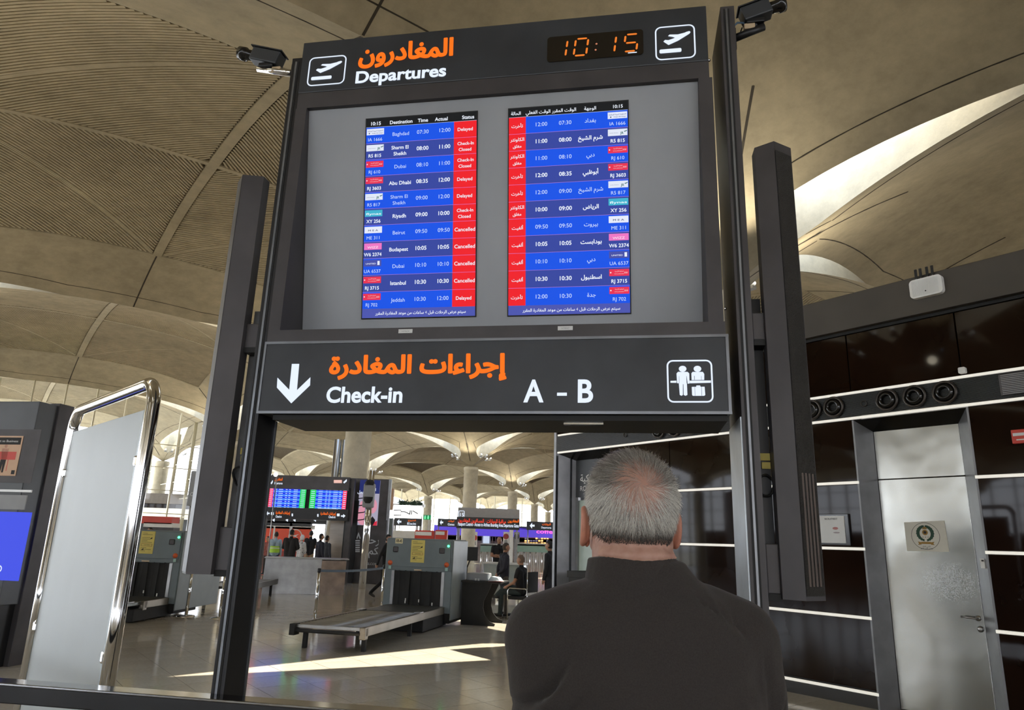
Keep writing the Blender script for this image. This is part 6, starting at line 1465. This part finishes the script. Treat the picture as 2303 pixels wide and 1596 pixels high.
for k, (x_, cy, cc) in enumerate(((1067, 1209, (.55, .08, .06)), (1138, 1206, (.35, .06, .06)), (1162, 1206, (.12, .12, .14)))):
    o = empty('round_poster', (0, 63, 0), 0, ('white poster with a red round picture behind the operator area', 'white poster with a dark red disc left of the pale pillar', 'grey poster with a black disc right of the pale pillar')[k], 'poster')
    rp(o, 63, x_-7, 1196, x_+7, 1236, .1, K['white'] if k != 2 else K['plasticg'], 'board'); m = MB(); p = at(x_, cy, 63); disc(m, p.x, p.z, .24, -.02, mat('disc'+str(k), cc, .5, noise=.2), 18); poly(m, [(p.x-.12, p.z-.28), (p.x+.12, p.z-.28), (p.x+.16, p.z-.6), (p.x-.16, p.z-.6)], -.02, K['plasticg']); m.build('print', o); a = at(x_, 1236, 63); m = MB(); m.box(a.x-.2, .02, 0, a.x+.2, .08, a.z, K['steel_d']); m.build('stand', o)
blockpx('pale_pillar', 1146, 1186, 1155, 62, .4, K['white'], 'slim pale white pillar between the two round picture posters', 'pillar')
# glass counters with balusters
for k, (p0_, p1_, Yd, lab) in enumerate(((1080, 1142, 44, 'left teal glass barrier run on steel balusters behind the standing officers'), (1163, 1254, 44, 'right teal glass barrier run on steel balusters behind the seated man'))):
    o = empty('glass_barrier', (0, Yd, 0), 0, lab, 'glass barrier')
    rp(o, Yd, p0_, 1226, p1_, 1240, .08, mat('teal_panel', (.30, .46, .40), .25, noise=.06), 'teal_panel'); rp(o, Yd, p0_, 1223, p1_, 1226, .1, K['steel'], 'top_rail')
    nb_ = int((p1_-p0_)/4.5)
    for q_ in range(nb_): a = at(p0_+2+q_*4.5, 1240, Yd); m = MB(); m.cyl((a.x, .04, 0), (a.x, .04, a.z), .028, K['paper'] if q_ % 3 else K['chrome'], 8); m.build('baluster', o)
# red counters behind the scanner
for k, (x0_, x1_, yt_, lab) in enumerate(((932, 977, 1193, 'red and white counter seen over the left half of the large scanner'), (978, 1006, 1192, 'red framed white counter seen over the right half of the large scanner'))):
    o = empty('red_counter', (0, 36, 0), 0, lab, 'counter'); rp(o, 36, x0_, yt_, x1_, 1215, .5, K['red'], 'front'); rp(o, 36, x0_+2, yt_+3, x1_-6, yt_+10, .05, K['white'], 'white_sign', -.06); a = at(x0_, 1215, 36); b = at(x1_, 1215, 36); m = MB(); m.box(a.x, .05, 0, b.x, .5, a.z, K['frame']); m.build('base', o)
blockpx('white_band', 884, 1193, 934, 40, .3, K['white'], 'white counter band left of the red counter above the scanner', 'counter', 0.)
# left: red sign, mezzanine, etc
mz = empty('mezzanine_bridge', (0, 52, 0), 0, 'grey rounded mezzanine edge under the left windows beside the chrome frame', 'balcony')
rp(mz, 52, 60, 1113, 480, 1122, 3, mat('warm_grey_edge', (.24, .21, .19), .5, noise=.1), 'edge'); rp(mz, 52, 60, 1122, 480, 1138, .4, K['brown'], 'dark_band', .6); rp(mz, 52, 60, 1146, 480, 1150, .2, K['strip'], 'pale_rail'); rp(mz, 52, 60, 1153, 480, 1156, .2, K['strip'], 'pale_rail'); rp(mz, 52, 60, 1157, 480, 1192, .4, K['black'], 'dark_backdrop', 1.)
for x_ in (80, 270, 465): a = at(x_, 1150, 52); m = MB(); m.box(a.x-.2, .3, 0, a.x+.2, .8, at(x_, 1122, 52).z, K['frame']); m.build('support', mz)
o = empty('red_counter', (0, 34, 0), 0, 'red curved counter top seen right of the chrome framed panel', 'counter'); rp(o, 34, 315, 1162, 388, 1176, .8, K['red'], 'front'); rp(o, 34, 322, 1176, 388, 1184, .8, K['white'], 'white_band'); a = at(320, 1184, 34); b = at(388, 1184, 34); m = MB(); m.box(a.x, .1, 0, b.x, .8, a.z, K['frame']); m.build('base', o)
o = empty('extinguisher_sign', (0, 26, 0), 0, 'red cabinet sign with white bottle symbol between the totem and chrome frame', 'sign'); rp(o, 26, 106, 1088, 138, 1116, .15, K['red'], 'red_box'); m = MB(); p = at(122, 1102, 26); m.add([(p.x+dx, -.01, p.z+dz) for dx, dz in ((-.05, -.16), (.05, -.16), (.07, .04), (.02, .14), (-.02, .14), (-.07, .04))], [tuple(range(6))], K['paper']); m.build('symbol', o)
rp(o, 26, 100, 1116, 145, 1124, .5, K['black'], 'shelf'); rp(o, 26, 100, 1124, 145, 1175, .3, mat('dark_red_cabinet', (.14, .015, .012), .4, noise=.3), 'cabinet'); a = at(102, 1175, 26); b = at(143, 1175, 26); m = MB(); m.box(a.x, 0, 0, b.x, .3, a.z, K['frame']); m.build('base', o)
# ================================================================= PEOPLE OF THE HALL
def feet(px_, Yd): p = at(px_, 1200, Yd); return Vector((p.x, Yd, 0))
NAVY = (.012, .014, .028); BLK = (.010, .010, .012)
F_ = 0.0
person('officer in light blue shirt and yellow green reflective vest, far left of the group', feet(622, 28), R(15), 1.74, 'down', 'walk', (.32, .42, .50), (.03, .04, .07), short=False)
person('broad man in a black suit seen from behind before the red wall', feet(656, 26), R(-12), 1.83, 'front', 'stand', BLK, BLK, coat=True, build=1.22)
person('person in a white hooded top with small dark print', feet(680, 27.5), R(-30), 1.66, 'front', 'stand', (.62, .62, .62), (.35, .35, .36), hood=True, shirt=(.75, .75, .76))
person('man in black T-shirt and khaki trousers with his back turned', feet(700, 29), R(5), 1.83, 'front', 'stand', BLK, (.38, .27, .16), short=True)
person('man in dark navy suit half turned at the right end of the group', feet(722, 25.6), R(-50), 1.72, 'down', 'stand', NAVY, NAVY, coat=True, shirt=(.7, .7, .68), build=1.1)
person('man in grey jacket standing behind the navy suit man', feet(736, 26.8), R(-30), 1.66, 'down', 'stand', (.05, .055, .07), NAVY, coat=True)
person('woman in dark headscarf partly hidden at the far left of the group', feet(605, 31), R(150), 1.55, 'front', 'stand', (.25, .08, .07), (.05, .04, .04), hair=(.03, .03, .05))
person('man in black suit and white collar striding right behind the large scanner', feet(872, 21), R(-95), 1.74, 'swing', 'walk', BLK, BLK, coat=True, shirt=(.75, .75, .75), hair=(.01, .01, .01))
person('bald man in a black T-shirt with folded arms facing the viewer right of the scanner', feet(1123, 24.5), R(200), 1.80, 'folded', 'stand', BLK, (.10, .09, .11), short=True, hair=(.35, .2, .15), build=1.15)
person('man in a dark suit standing in profile beside the operator table', feet(1137, 17.2), R(-70), 1.62, 'back', 'wide', (.022, .022, .035), (.10, .085, .07), coat=True, shirt=(.75, .75, .75), hair=(.05, .035, .025))
person('young man in dark clothes looking down at the right end of the hall opening', feet(1238, 16.6), R(62), 1.70, 'down', 'stand', (.018, .018, .024), (.03, .03, .04), short=False)
sp_ = person('seated man in black T-shirt with crossed legs seen from behind', cp+Vector((-.02, .02, 0)), R(62), 1.72, 'lap', 'sit', BLK, (.035, .05, .05), short=True, hair=(.16, .11, .08), extra='crossed', seat=.47)
person('woman in a black headscarf sitting behind the pale glass desk', onz(1060, 1360)+Vector((.75, 2.0, 0)), R(20), 1.60, 'lap', 'sit', (.012, .012, .014), BLK, hair=(.01, .01, .01), seat=.47)
person('small dark haired person behind the red counter above the scanner', feet(941, 37), R(180), 1.90, 'down', 'stand', (.05, .05, .06), BLK)
person('small figure behind the left scanner, dark head showing above it', feet(338, 21), R(170), 1.72, 'down', 'stand', (.10, .10, .11), BLK)
# reflective vest on the officer
vo = [o for o in C.objects if o.get('label', '').startswith('officer in light blue')][0]
m = MB(); n = 24; K['vest'] = mat('vest_yellow_green', (.42, .72, .06), .6, noise=.08)
vs = [(.185*math.cos(2*math.pi*k/n), .135*math.sin(2*math.pi*k/n), z) for z in (.98, 1.10, 1.22) for k in range(n)]
m.add(vs, [(i*n+k, i*n+(k+1) % n, (i+1)*n+(k+1) % n, (i+1)*n+k) for i in (0, 1) for k in range(n)], K['vest'], True); m.build('reflective_vest', vo)
m = MB(); vs = [(.188*math.cos(2*math.pi*k/n), .138*math.sin(2*math.pi*k/n), z) for z in (1.13, 1.16) for k in range(n)]; m.add(vs, [(k, (k+1) % n, n+(k+1) % n, n+k) for k in range(n)], K['paper'], True); m.build('vest_band', vo)
po_ = [o for o in C.objects if o.get('label', '').startswith('person in a white hooded')][0]
m = MB()
for k in range(60):
    a = rn.uniform(0, 6.28); z = rn.uniform(.95, 1.38); r_ = .17; x_, y_ = r_*1.05*math.cos(a), r_*.72*math.sin(a); e = .018
    m.add([(x_-e*math.sin(a), y_+e*math.cos(a), z), (x_+e*math.sin(a), y_-e*math.cos(a), z+.01), (x_, y_, z+.04)], [(0, 1, 2)], K['ink'])
m.build('print_marks', po_, kind='stuff')
# two lit lamps on the bright left post end
for k, x_ in enumerate((608, 622)):
    o = empty('floodlight', at(x_, 1067, 24+k*1.2), 0, ('left bright round floodlight above the distant board', 'right bright round floodlight above the distant board')[k], 'light')
    m = MB(); m.lathe([(.04, 0), (.07, -.06), (.08, -.10)], K['steel_d'], 14, axis='y'); m.build('housing', o); m = MB(); m.lathe([(.076, -.09), (.05, -.12), (0, -.13)], mat('flood_glow', (1, 1, 1), .4, 0, (1, 1, .96), 3.), 14, axis='y'); m.build('lens', o)
    m = MB(); m.cyl((0, 0.05, -.02), (0, .05, -o.location.z), .02, K['steel_d'], 6); m.build('stem', o)
